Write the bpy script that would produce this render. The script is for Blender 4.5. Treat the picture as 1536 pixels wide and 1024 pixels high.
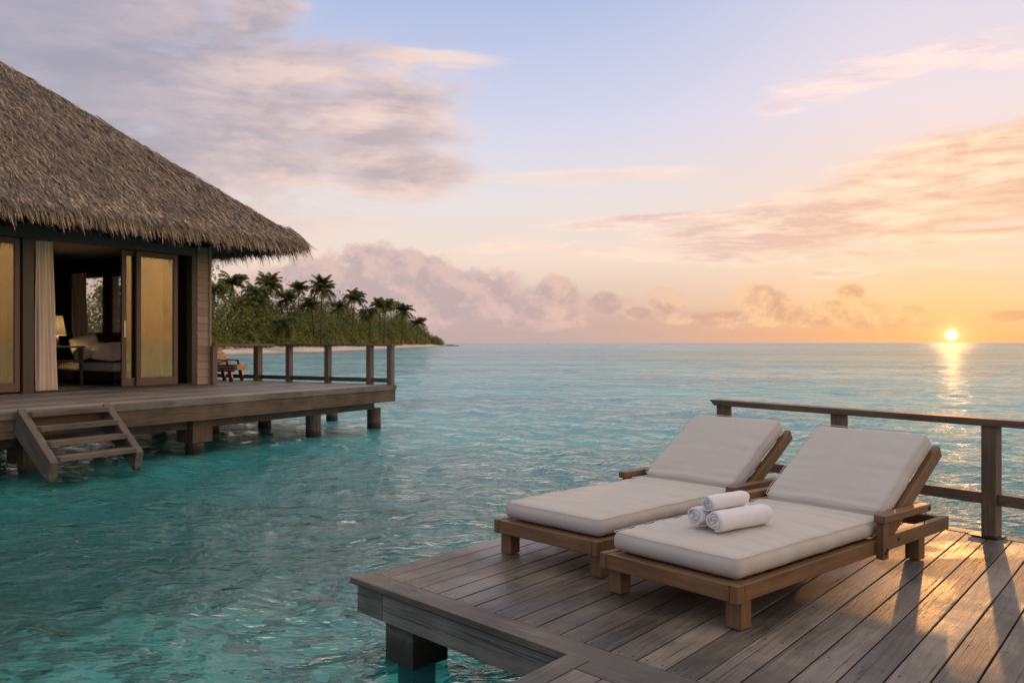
import bpy, bmesh, math, random
import numpy as np
from mathutils import Vector, Matrix
R = math.radians
for o in list(bpy.data.objects):
    bpy.data.objects.remove(o)
sc = bpy.context.scene
COL = sc.collection
random.seed(7)
rng = np.random.default_rng(11)

# ------------------------------------------------------------------ camera
EYE = 1.82            # metres above the water; near deck at .42, villa deck at .92
F_PX, HOR = 1250.0, 513.5
cam_d = bpy.data.cameras.new('camera')
cam_d.sensor_width = 36.0
cam_d.lens = 36.0 * F_PX / 1536.0
cam_d.clip_start, cam_d.clip_end = 0.05, 20000
cam_d.dof.use_dof = True
cam_d.dof.focus_distance = 5.2
cam_d.dof.aperture_fstop = 5.0
cam = bpy.data.objects.new('camera', cam_d)
COL.objects.link(cam)
cam.location = (0, 0, EYE)
cam.rotation_euler = (R(90) + math.atan(1.5 / F_PX), 0, 0)
sc.camera = cam

# ------------------------------------------------------------------ light + exposure
SUN_AZ, SUN_EL = math.atan(659 / F_PX), R(4.5)     # azimuth from +Y towards +X
DISC_EL = math.atan(10.0 / F_PX)
sc.view_settings.view_transform = 'Standard'
sc.view_settings.look = 'None'
sc.view_settings.gamma = 1
sc.view_settings.use_curve_mapping = False
sc.view_settings.exposure = 0.3
sun_d = bpy.data.lights.new('sun', 'SUN')
sun_d.energy, sun_d.angle, sun_d.color = 0.7, R(0.6), (1.0, 0.45, 0.13)
sun = bpy.data.objects.new('sun', sun_d)
COL.objects.link(sun)
sv = Vector((math.sin(SUN_AZ) * math.cos(SUN_EL), math.cos(SUN_AZ) * math.cos(SUN_EL), math.sin(SUN_EL)))
sun.rotation_euler = (-sv).to_track_quat('-Z', 'Y').to_euler()
sun.location = (30, 60, 20)
sc.cycles.use_denoising = True
sc.cycles.max_bounces = 8
sc.cycles.diffuse_bounces = 3
sc.cycles.glossy_bounces = 3
sc.cycles.transparent_max_bounces = 10
sc.cycles.sample_clamp_indirect = 6
sc.cycles.sample_clamp_direct = 3.2
sc.cycles.caustics_reflective = False
sc.cycles.caustics_refractive = False

# ------------------------------------------------------------------ node helpers
def lin(c):
    f = lambda v: v / 12.92 if v <= .04045 else ((v + .055) / 1.055) ** 2.4
    return tuple(f(v / 255.0) for v in c[:3])

class G:
    """small wrapper to write node graphs as expressions"""
    def __init__(s, nt): s.nt = nt; s.n = nt.nodes; s.l = nt.links
    def put(s, sock, v):
        if isinstance(v, bpy.types.NodeSocket): s.l.new(v, sock)
        elif v is not None:
            if isinstance(v, (tuple, list)):
                v = tuple(v)
                if len(v) == 3 and sock.type == 'RGBA': v = v + (1,)
            sock.default_value = v
    def m(s, op, a, b=None, c=None, clamp=False):
        nd = s.n.new('ShaderNodeMath'); nd.operation = op; nd.use_clamp = clamp
        for i, v in enumerate((a, b, c)): s.put(nd.inputs[i], v)
        return nd.outputs[0]
    def v(s, op, a, b=None, scale=None):
        nd = s.n.new('ShaderNodeVectorMath'); nd.operation = op
        s.put(nd.inputs[0], a)
        if b is not None: s.put(nd.inputs[1], b)
        if scale is not None: s.put(nd.inputs['Scale'], scale)
        return nd.outputs['Value'] if op in ('DOT_PRODUCT', 'LENGTH', 'DISTANCE') else nd.outputs[0]
    def xyz(s, x, y, z):
        nd = s.n.new('ShaderNodeCombineXYZ')
        for i, q in enumerate((x, y, z)): s.put(nd.inputs[i], q)
        return nd.outputs[0]
    def sep(s, v):
        nd = s.n.new('ShaderNodeSeparateXYZ'); s.put(nd.inputs[0], v); return nd.outputs
    def add(s, *a):
        r = a[0]
        for x in a[1:]: r = s.m('ADD', r, x)
        return r
    def mul(s, *a):
        r = a[0]
        for x in a[1:]: r = s.m('MULTIPLY', r, x)
        return r
    def sub(s, a, b): return s.m('SUBTRACT', a, b)
    def ss(s, v, a, b, lo=0.0, hi=1.0, kind='SMOOTHSTEP'):
        nd = s.n.new('ShaderNodeMapRange'); nd.interpolation_type = kind
        for i, q in zip(('Value', 'From Min', 'From Max', 'To Min', 'To Max'), (v, a, b, lo, hi)): s.put(nd.inputs[i], q)
        return nd.outputs[0]
    def mix(s, f, a, b, blend='MIX'):
        nd = s.n.new('ShaderNodeMix'); nd.data_type = 'RGBA'; nd.blend_type = blend
        s.put(nd.inputs[0], f); s.put(nd.inputs[6], a); s.put(nd.inputs[7], b)
        return nd.outputs[2]
    def noise(s, vec, scale, detail=4.0, rough=.55, dist=0.0, color=False):
        nd = s.n.new('ShaderNodeTexNoise'); s.put(nd.inputs['Vector'], vec)
        for k, q in (('Scale', scale), ('Detail', detail), ('Roughness', rough), ('Distortion', dist)): s.put(nd.inputs[k], q)
        return nd.outputs['Color' if color else 'Fac']
    def voro(s, vec, scale, feature='F1', out='Distance', rand=1.0):
        nd = s.n.new('ShaderNodeTexVoronoi'); nd.feature = feature; s.put(nd.inputs['Vector'], vec)
        nd.inputs['Scale'].default_value = scale; nd.inputs['Randomness'].default_value = rand
        return nd.outputs[out]
    def ramp(s, f, stops, interp='LINEAR'):
        nd = s.n.new('ShaderNodeValToRGB'); s.put(nd.inputs[0], f); cr = nd.color_ramp; cr.interpolation = interp
        while len(cr.elements) < len(stops): cr.elements.new(.5)
        for e, (p, c) in zip(cr.elements, stops): e.position = p; e.color = tuple(c[:3]) + (1,)
        return nd.outputs[0]
    def bump(s, h, strength=.5, dist=.01, normal=None):
        nd = s.n.new('ShaderNodeBump'); s.put(nd.inputs['Height'], h)
        nd.inputs['Strength'].default_value = strength; nd.inputs['Distance'].default_value = dist
        if normal is not None: s.l.new(normal, nd.inputs['Normal'])
        return nd.outputs[0]
    def tc(s, k): return s.n.new('ShaderNodeTexCoord').outputs[k]
    def geo(s, k): return s.n.new('ShaderNodeNewGeometry').outputs[k]

# ------------------------------------------------------------------ world: dusk sky with clouds
def azel(px, py):
    a = math.atan((px - 768) / F_PX)
    return a, math.atan((HOR - py) / F_PX * math.cos(a))

def build_world():
    w = bpy.data.worlds.new('World'); sc.world = w; w.use_nodes = True
    nt = w.node_tree; nt.nodes.clear(); g = G(nt)
    d = g.v('NORMALIZE', g.tc('Generated'))
    x, y, z = g.sep(d)
    az = g.m('ARCTAN2', x, y); el = g.m('ARCSINE', z)
    eld = g.mul(el, 57.2958); azd = g.mul(az, 57.2958)
    e90 = g.m('DIVIDE', g.m('MAXIMUM', eld, 0.0), 90.0)
    L = lin
    cool = g.ramp(e90, [(0, L((184, 162, 156))), (.03, L((208, 182, 169))), (.062, L((229, 208, 193))), (.11, L((220, 213, 212))),
                        (.165, L((200, 202, 222))), (.25, L((166, 180, 214))), (.45, L((146, 158, 196))), (1, L((122, 138, 180)))])
    warm = g.ramp(e90, [(0, L((236, 170, 112))), (.03, L((242, 197, 150))), (.065, L((237, 207, 182))), (.11, L((235, 207, 192))),
                        (.165, L((228, 213, 216))), (.25, L((205, 202, 218))), (.45, L((168, 172, 200))), (1, L((122, 138, 180)))])
    da = g.sub(azd, math.degrees(SUN_AZ))
    left = g.m('EXPONENT', g.mul(g.m('POWER', g.m('ABSOLUTE', g.m('DIVIDE', g.m("MINIMUM", da, 0.0), 14.5)), 2.0), -1.0))
    right = g.m('EXPONENT', g.mul(g.m('POWER', g.m('ABSOLUTE', g.m('DIVIDE', g.m('MAXIMUM', da, 0.0), 75.0)), 2.0), -1.0))
    wf = g.mul(left, right)
    col = g.mix(wf, cool, warm)
    # the far side of the sky, behind the viewer, is dimmer and bluer
    back = g.ss(g.m('ABSOLUTE', da), 75.0, 165.0)
    col = g.mix(g.mul(back, .75), col, g.mix(e90, L((150, 140, 160)), L((122, 138, 180))))
    sd = (math.sin(SUN_AZ) * math.cos(DISC_EL), math.cos(SUN_AZ) * math.cos(DISC_EL), math.sin(DISC_EL))
    ang = g.mul(g.m('ARCCOSINE', g.m('MINIMUM', g.v('DOT_PRODUCT', d, sd), 1.0)), 57.2958)
    # noise space: flattened so clouds lie in streaks
    q = g.xyz(x, y, g.mul(z, 3.2))
    qs = g.xyz(x, y, g.mul(z, 6.0))
    tow = (sd[0] * .05, sd[1] * .05, -0.05)
    n_a = g.noise(q, 7.5, 8, .6, .3); n_a2 = g.noise(g.v('ADD', q, tow), 7.5, 8, .6, .3)
    n_s = g.noise(qs, 8.5, 9, .66, .35); n_s2 = g.noise(g.v('ADD', qs, tow), 8.5, 9, .66, .35)
    qc = g.xyz(x, y, g.mul(z, 1.35))
    n_c = g.noise(qc, 17.0, 9, .68, .2); n_c2 = g.noise(g.v('ADD', qc, (sd[0] * .012 + .010, 0, .014)), 17.0, 9, .68, .2)

    # added fill out of view: bright cloud overhead, broad amber glow right of the sun
    col = g.mix(g.ss(eld, 26.0, 55.0), col, g.mix(g.ss(g.m('ABSOLUTE', da), 60.0, 170.0), (.90, .82, .75), (.56, .55, .56)))
    rg = g.m('EXPONENT', g.mul(g.m('POWER', g.m('DIVIDE', g.m('ABSOLUTE', g.sub(da, 84.0)), 36.0), 2.0), -1.0))
    rg = g.mul(rg, g.mul(g.ss(eld, 38.0, 10.0), g.ss(eld, -1.0, 7.0, .35, 1.0)))
    col = g.mix(g.mul(rg, g.add(.35, g.mul(n_a, .8))), col, (2.0, 1.22, .58))

    def field(ells):
        """highest value of a set of soft ellipses given in picture pixels, turned into directions"""
        out = None
        for (px, py, rx, ry, tilt) in ells:
            a0, e0 = azel(px, py); k = math.cos(a0) ** 2 / F_PX
            ra, re = rx * k, ry * math.cos(a0) / F_PX
            u = g.m('DIVIDE', g.sub(az, a0), ra)
            vv = g.m('DIVIDE', g.sub(g.sub(el, e0), g.mul(g.sub(az, a0), math.tan(R(tilt)))), re)
            r2 = g.add(g.mul(u, u), g.mul(vv, vv))
            f = g.sub(1.0, g.m('SQRT', r2))
            out = f if out is None else g.m('MAXIMUM', out, f)
        return out

    def lay(col, f, n, n2, lo, hi, gain, shadow, lit, alpha, lgain=5.0, edge=.5):
        dens = g.ss(g.add(f, g.mul(g.sub(n, .5), gain)), lo, hi)
        light = g.m('ADD', g.mul(g.sub(n, n2), lgain), .42, clamp=True)
        thin = g.mul(g.sub(1.0, dens), edge)
        light = g.m('ADD', light, thin, clamp=True)
        c = g.mix(light, shadow, lit)
        return g.mix(g.mul(dens, alpha), col, c)

    # high wisps, upper right
    fw = field([(1240, 128, 130, 34, 8), (1400, 90, 190, 26, 8), (1560, 75, 130, 26, 5), (1170, 160, 60, 14, 0)])
    col = lay(col, fw, n_s, n_s2, .05, .7, 2.4, L((222, 203, 208)), L((250, 222, 212)), .8)
    fw2 = field([(900, 265, 240, 16, 0), (1080, 360, 200, 30, 3), (900, 372, 260, 18, 0), (1490, 395, 200, 20, 0), (640, 85, 140, 14, -4)])
    col = lay(col, fw2, n_s, n_s2, .0, .8, 2.0, L((238, 206, 190)), L((252, 222, 196)), .55)
    # large mauve bank, upper left
    fa = field([(60, 100, 620, 330, 0), (330, 160, 400, 200, 0), (565, 165, 200, 74, 8), (590, 258, 170, 66, 0), (-300, 100, 600, 400, 0), (390, 20, 110, 90, 0), (560, 200, 190, 110, 0)])
    n_m = g.add(g.mul(n_a, .72), g.mul(n_s, .28)); n_m2 = g.add(g.mul(n_a2, .72), g.mul(n_s2, .28))
    sh = g.mix(g.ss(azd, -32.0, -8.0), L((148, 147, 160)), L((180, 163, 165)))
    li = g.mix(g.ss(azd, -30.0, -10.0), L((168, 161, 172)), L((230, 202, 190)))
    col = lay(col, fa, n_m, n_m2, -.02, .66, 2.1, sh, li, .88, 4.2, .6)
    # orange streaked bank, right
    fb = field([(1400, 300, 400, 84, 9), (1200, 340, 320, 56, 3), (1460, 240, 290, 60, 6), (1000, 331, 210, 14, 2), (1180, 384, 260, 11, 0), (1640, 260, 260, 90, 0), (1250, 411, 62, 8, 0), (1460, 352, 180, 14, 3)])
    shb = g.mix(g.ss(azd, 4.0, 30.0), L((212, 184, 178)), L((226, 180, 152)))
    lib = g.mix(g.ss(azd, 4.0, 30.0), L((244, 216, 200)), L((250, 220, 186)))
    col = lay(col, fb, n_s, n_s2, .05, .5, 1.9, shb, lib, .88, 4.2, .4)
    # low cumulus along the horizon
    fc = field([(600, 410, 120, 50, -8), (660, 445, 190, 56, 0), (500, 440, 160, 60, 0), (838, 450, 46, 42, -8), (800, 476, 120, 22, 0),
                (905, 455, 36, 24, 0), (958, 470, 26, 12, 0), (1002, 452, 32, 26, -10), (1146, 452, 52, 38, -6), (1100, 478, 130, 16, 0), (1250, 470, 90, 26, 4),
                (1340, 485, 90, 16, 0), (1368, 464, 26, 8, 0), (1405, 487, 30, 12, 0), (1515, 474, 48, 12, 0), (1620, 470, 80, 24, 0), (1275, 440, 26, 16, 0)])
    shc = g.mix(g.ss(azd, -4.0, 27.0), L((182, 162, 163)), L((212, 160, 122)))
    lic = g.mix(g.ss(azd, -4.0, 27.0), L((208, 178, 172)), L((244, 196, 142)))
    fhz = field([(640, 478, 360, 60, 0), (1150, 488, 420, 34, 0)])
    col = g.mix(g.mul(g.ss(g.add(fhz, g.mul(g.sub(n_s, .5), .8)), -.05, .6), .6), col, g.mix(g.ss(azd, -4.0, 27.0), L((178, 156, 160)), L((226, 168, 122))))
    fade = g.ss(eld, .2, 1.6)
    dens = g.mul(g.ss(g.add(fc, g.mul(g.sub(n_c, .5), 1.7)), .04, .36), g.add(.35, g.mul(.65, fade)))
    light = g.m('ADD', g.mul(g.sub(n_c, n_c2), 6.0), .35, clamp=True)
    light = g.m('ADD', light, g.mul(g.sub(1.0, g.ss(fc, -.1, .5)), .45), clamp=True)
    col = g.mix(g.mul(dens, .92), col, g.mix(light, shc, lic))
    # scattered clouds over the rest of the dome; gold streaks added high left for water glints
    zz = g.m('MAXIMUM', z, .05)
    pl = g.xyz(g.m('DIVIDE', x, zz), g.m('DIVIDE', y, zz), 0.0)
    n_d = g.noise(pl, 1.1, 7, .6, .3)
    hi = g.ss(eld, 22.5, 28.0)
    gold = field([(260, -170, 380, 190, 0), (-120, -260, 300, 240, 0)])
    cd = g.mul(g.m('MAXIMUM', g.ss(n_d, .47, .66), g.mul(g.ss(gold, .05, .4), g.ss(n_s, .54, .64))), hi)
    cc = g.mix(g.ss(gold, 0.0, .4), L((204, 190, 196)), (9.0, 4.8, 1.4))
    col = g.mix(g.mul(cd, .85), col, cc)
    # air glow round the sun and the sun itself
    glow = g.m('EXPONENT', g.mul(ang, -1 / 2.6))
    col = g.mix(g.mul(glow, .8), col, (.95, .56, .19))
    glow2 = g.m('EXPONENT', g.mul(ang, -1 / .38))
    col = g.mix(g.m('MINIMUM', g.mul(glow2, 1.1), 1.0), col, (1.5, 1.05, .42))
    disc = g.ss(ang, .44, .04)
    col = g.mix(disc, col, (2.7, 2.2, 1.2))
    # below the horizon
    col = g.mix(g.ss(eld, -.3, -3.0), col, L((90, 120, 130)))
    sky = nt.nodes.new('ShaderNodeTexSky'); sky.sky_type = 'NISHITA'; sky.sun_disc = False
    sky.sun_elevation = SUN_EL; sky.sun_rotation = SUN_AZ
    bg = nt.nodes.new('ShaderNodeBackground'); nt.links.new(col, bg.inputs[0]); bg.inputs[1].default_value = 0.93
    bg2 = nt.nodes.new('ShaderNodeBackground'); nt.links.new(sky.outputs[0], bg2.inputs[0]); bg2.inputs[1].default_value = .0012
    ad = nt.nodes.new('ShaderNodeAddShader'); nt.links.new(bg.outputs[0], ad.inputs[0]); nt.links.new(bg2.outputs[0], ad.inputs[1])
    out = nt.nodes.new('ShaderNodeOutputWorld'); nt.links.new(ad.outputs[0], out.inputs[0])
build_world()

# ------------------------------------------------------------------ materials
MATS = {}
def new_mat(name):
    m = bpy.data.materials.new(name); m.use_nodes = True; nt = m.node_tree; nt.nodes.clear()
    g = G(nt); out = nt.nodes.new('ShaderNodeOutputMaterial'); MATS[name] = m
    return m, g, out
def princ(g, out, base, rough=.6, normal=None, spec=.5, metallic=0.0, **kw):
    p = g.n.new('ShaderNodeBsdfPrincipled'); g.put(p.inputs['Base Color'], base); g.put(p.inputs['Roughness'], rough)
    g.put(p.inputs['Specular IOR Level'], spec); p.inputs['Metallic'].default_value = metallic
    if normal is not None: g.l.new(normal, p.inputs['Normal'])
    for k, v in kw.items(): g.put(p.inputs[k], v)
    g.l.new(p.outputs[0], out.inputs[0]); return p

def wood(name, dark, mid, light, rough=.6, grain=1.0, wet=False, blotch=.35, bumpd=.004, spec=.4, knots=True):
    """weathered timber: grain runs along U (metres along each board)"""
    m, g, out = new_mat(name)
    uv = g.tc('UV'); u, v, _ = g.sep(uv)
    rnd = g.geo('Random Per Island'); pos = g.geo('Position')
    off = g.mul(rnd, 37.0)
    p1 = g.xyz(g.add(g.mul(u, 1.2), off), g.mul(v, 38.0), off)
    p2 = g.xyz(g.add(g.mul(u, 3.0), off), g.mul(v, 150.0), off)
    wob = g.noise(g.xyz(g.add(g.mul(u, 1.6), off), g.mul(v, 5.0), off), 1.0, 3)
    p1 = g.v('ADD', p1, g.xyz(0.0, g.mul(wob, 5.0), 0.0))
    n1 = g.noise(p1, 1.0, 5, .6, .4); n2 = g.noise(p2, 1.0, 3, .6)
    nb = g.noise(pos, 1.7, 4, .6)
    nf = g.noise(pos, 9.0, 4, .6)
    t = g.add(g.mul(n1, .55 * grain), g.mul(n2, .25 * grain), g.mul(g.sub(rnd, .5), .34), g.mul(g.sub(nb, .5), blotch * 1.6), .5 - .4 * grain)
    col = g.ramp(t, [(.18, dark), (.48, mid), (.80, light)])
    col = g.mix(g.mul(g.ss(nf, .55, .8), .35), col, dark)
    h = g.add(g.mul(n1, .6), g.mul(n2, .6))
    if knots:
        kv = g.voro(g.xyz(g.add(g.mul(u, 1.5), off), g.mul(v, 9.0), off), 1.0)
        k = g.ss(kv, .10, .03)
        col = g.mix(g.mul(k, .75), col, tuple(.35 * c for c in dark))
        # fine drying cracks
        ck = g.ss(g.noise(g.xyz(g.add(g.mul(u, .9), off), g.mul(v, 60.0), g.add(off, 5.0)), 1.0, 2, .4), .66, .72)
        col = g.mix(g.mul(ck, .6), col, tuple(.3 * c for c in dark))
        h = g.sub(h, g.mul(ck, 1.2))
    r = g.add(rough, g.mul(g.sub(n1, .5), .25))
    if name in ('pile_wood', 'stair_wood'):
        zc = g.add(g.sep(pos)[2], g.mul(g.sub(nf, .5), .16))
        col = g.mix(g.mul(g.ss(zc, .17, .04), .8), col, (.014, .017, .010))
        col = g.mix(g.ss(zc, .0, -.15), col, (.006, .016, .014))
        col = g.mix(g.mul(g.ss(g.m('ABSOLUTE', g.sub(zc, .15)), .03, .0), .4), col, (.22, .2, .17))
    if wet:
        wn = g.noise(pos, 1.05, 4, .6)
        wt = g.ss(wn, .46, .62)
        r = g.sub(r, g.mul(wt, .22))
        col = g.mix(g.mul(wt, .40), col, g.mix(.55, col, (0.012, .012, .014)))
    nm = g.bump(h, .6, bumpd)
    princ(g, out, col, r, nm, spec)
    return m

wood('deck_wood', (.026, .022, .017), (.120, .098, .074), (.29, .24, .182), .52, wet=True, blotch=.6, bumpd=.005, spec=.5)
wood('fascia_wood', (.045, .042, .038), (.18, .163, .143), (.34, .305, .265), .75, blotch=.5, spec=.25)
wood('teak', (.08, .04, .016), (.215, .118, .052), (.35, .205, .098), .5, blotch=.25, bumpd=.002, knots=True)
wood('rail_wood', (.07, .048, .031), (.19, .132, .083), (.33, .235, .148), .6, blotch=.35, bumpd=.003)
wood('villa_deck_wood', (.07, .06, .05), (.215, .185, .15), (.38, .325, .26), .6, blotch=.4, spec=.35)
wood('villa_fascia_wood', (.05, .037, .026), (.165, .12, .082), (.28, .205, .14), .75, blotch=.4, spec=.2)
wood('villa_rail_wood', (.07, .052, .036), (.20, .155, .11), (.32, .25, .18), .6, blotch=.2)
wood('pile_wood', (.03, .026, .022), (.105, .088, .073), (.20, .17, .14), .7, blotch=.5)
wood('frame_wood', (.045, .032, .02), (.095, .07, .046), (.145, .108, .072), .5, blotch=.15, knots=False, bumpd=.001)
wood('door_wood', (.06, .035, .022), (.125, .078, .05), (.18, .115, .075), .45, blotch=.15, knots=False, bumpd=.001)
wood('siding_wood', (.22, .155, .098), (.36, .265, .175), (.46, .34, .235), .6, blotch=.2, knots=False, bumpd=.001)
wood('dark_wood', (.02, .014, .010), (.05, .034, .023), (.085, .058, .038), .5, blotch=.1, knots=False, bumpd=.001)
wood('orange_wood', (.05, .013, .006), (.135, .036, .014), (.21, .06, .024), .45, blotch=.15, knots=False, bumpd=.002)
wood('stair_wood', (.055, .043, .033), (.165, .128, .095), (.28, .215, .155), .65, blotch=.4)

def fabric(name, c, weave=900.0, bd=.0012, rough=.9, soft=.12):
    m, g, out = new_mat(name)
    ob = g.tc('Object')
    n = g.noise(ob, 6.0, 4, .6); nf = g.noise(ob, 240.0, 2, .6)
    ws = g.n.new('ShaderNodeTexWave'); ws.inputs['Scale'].default_value = 140; ws.inputs['Distortion'].default_value = 1.5
    g.l.new(ob, ws.inputs['Vector'])
    col = g.mix(g.mul(g.ss(n, .35, .7), soft), c, tuple(.72 * q for q in c))
    col = g.mix(g.mul(g.ss(nf, .45, .65), .10), col, tuple(.6 * q for q in c))
    big = g.noise(ob, 11.0, 3, .5, .6)
    nm = g.bump(g.add(g.mul(nf, .5), g.mul(ws.outputs[1], .15)), .45, bd)
    nm = g.bump(big, .35, .012, nm)
    princ(g, out, col, rough, nm, .15, **{'Sheen Weight': .15})
    return m
fabric('cushion_fabric', (.58, .535, .465))
fabric('pillow_fabric', (.72, .66, .56))
fabric('curtain_fabric', (.86, .74, .58))
fabric('sheer_fabric', (.19, .155, .10))
def shade_mat():
    m, g, out = new_mat('lamp_fabric')
    df = g.n.new('ShaderNodeBsdfDiffuse'); df.inputs[0].default_value = (.8, .7, .52, 1)
    tr = g.n.new('ShaderNodeBsdfTranslucent'); tr.inputs[0].default_value = (.85, .7, .48, 1)
    n = g.noise(g.tc('Object'), 90.0, 2); g.l.new(g.bump(n, .3, .002), df.inputs['Normal'])
    mx = g.n.new('ShaderNodeMixShader'); mx.inputs[0].default_value = .02
    g.l.new(df.outputs[0], mx.inputs[1]); g.l.new(tr.outputs[0], mx.inputs[2]); g.l.new(mx.outputs[0], out.inputs[0])
shade_mat()

def towel_mat():
    m, g, out = new_mat('terry_towel')
    ob = g.tc('Object')
    n = g.noise(ob, 420.0, 2, .7); n2 = g.noise(ob, 60.0, 3, .6); n3 = g.noise(ob, 16.0, 3, .5)
    col = g.mix(g.mul(n2, .18), (.84, .82, .82), (.66, .63, .64))
    nm = g.bump(g.add(g.mul(n, .5), g.mul(n2, .4)), .8, .004)
    nm = g.bump(n3, .5, .012, nm)
    princ(g, out, col, .95, nm, .1, **{'Sheen Weight': .3})
towel_mat()

def plain(name, c, rough=.6, metallic=0.0, var=.3, sc_=8.0, bd=.002, spec=.4):
    m, g, out = new_mat(name)
    n = g.noise(g.tc('Object'), sc_, 4, .6)
    col = g.mix(g.mul(n, var), c, tuple(.5 * q for q in c))
    princ(g, out, col, rough, g.bump(n, .3, bd), spec, metallic)
plain('dark_metal', (.06, .055, .05), .45, .7)
plain('steel', (.45, .43, .40), .35, .9)
plain('plaster', (.20, .15, .11), .8)
plain('floor_stone', (.09, .07, .055), .6)
plain('sheet_linen', (.55, .5, .44), .9)

def thatch_mat(nm='thatch', k=1.0):
    m, g, out = new_mat(nm)
    r = g.geo('Random Per Island'); pos = g.geo('Position')
    col = g.ramp(r, [(0, (.045, .04, .036)), (.18, (.14, .115, .095)), (.5, (.30, .232, .168)), (.78, (.45, .338, .235)), (.95, (.60, .45, .30)), (1, (.68, .53, .36))])
    n = g.noise(pos, .9, 4, .6)
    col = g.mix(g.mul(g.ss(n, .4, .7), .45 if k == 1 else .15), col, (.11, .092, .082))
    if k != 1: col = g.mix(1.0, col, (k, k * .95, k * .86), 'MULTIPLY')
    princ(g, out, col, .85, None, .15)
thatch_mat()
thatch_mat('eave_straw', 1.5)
plain('thatch_base', (.035, .028, .022), .95)

def leaf_mat(name, stops, trans=.34):
    m, g, out = new_mat(name)
    r = g.geo('Random Per Island'); pos = g.geo('Position')
    n = g.noise(pos, .17, 3, .6)
    t = g.add(g.mul(r, .30), g.mul(n, 1.6), -.42)
    col = g.ramp(t, stops)
    dn = g.n.new('ShaderNodeBsdfPrincipled'); g.l.new(col, dn.inputs['Base Color']); dn.inputs['Roughness'].default_value = .55
    dn.inputs['Specular IOR Level'].default_value = .25
    tr = g.n.new('ShaderNodeBsdfTranslucent'); g.l.new(col, tr.inputs[0])
    mx = g.n.new('ShaderNodeMixShader'); mx.inputs[0].default_value = trans
    g.l.new(dn.outputs[0], mx.inputs[1]); g.l.new(tr.outputs[0], mx.inputs[2]); g.l.new(mx.outputs[0], out.inputs[0])
leaf_mat('bush_leaf', [(.1, (.022, .038, .009)), (.42, (.088, .128, .022)), (.72, (.195, .205, .036)), (1, (.31, .27, .055))])
leaf_mat('palm_leaf', [(.05, (.035, .05, .015)), (.5, (.115, .14, .034)), (.85, (.25, .22, .055)), (1, (.38, .28, .085))], .42)
plain('palm_bark', (.085, .065, .05), .9, sc_=3)

def sand_mat():
    m, g, out = new_mat('beach_sand')
    pos = g.geo('Position')
    n = g.noise(pos, .25, 5, .65); n2 = g.noise(pos, 2.0, 4, .6)
    col = g.mix(g.ss(n, .35, .7), (.78, .65, .55), (.62, .49, .40))
    col = g.mix(g.mul(g.ss(n2, .62, .72), .7), col, (.22, .16, .11))
    zc = g.sep(pos)[2]
    col = g.mix(g.ss(zc, .35, .05), col, (.30, .27, .23))
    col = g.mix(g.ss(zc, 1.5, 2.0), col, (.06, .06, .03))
    princ(g, out, col, .9, g.bump(n2, .5, .15), .1)
sand_mat()

def seabed_mat():
    m, g, out = new_mat('seabed_sand')
    pos = g.geo('Position')
    wv = g.noise(pos, 1.2, 3, .5, color=True)
    p = g.v('ADD', pos, g.v('SCALE', wv, scale=1.1))
    n = g.noise(pos, .30, 5, .6, .4)
    cell = g.voro(p, 4.2, 'F1', 'Color'); cr = g.sep(cell)[0]
    col = g.mix(g.ss(n, .40, .62), (.80, .82, .68), (.10, .15, .11))
    col = g.mix(g.mul(g.ss(cr, .55, .75), .75), col, (.05, .08, .06))
    col = g.mix(g.mul(g.ss(cr, .28, .12), .7), col, (.95, .95, .80))
    princ(g, out, col, .9, None, .1)
seabed_mat()

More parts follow.
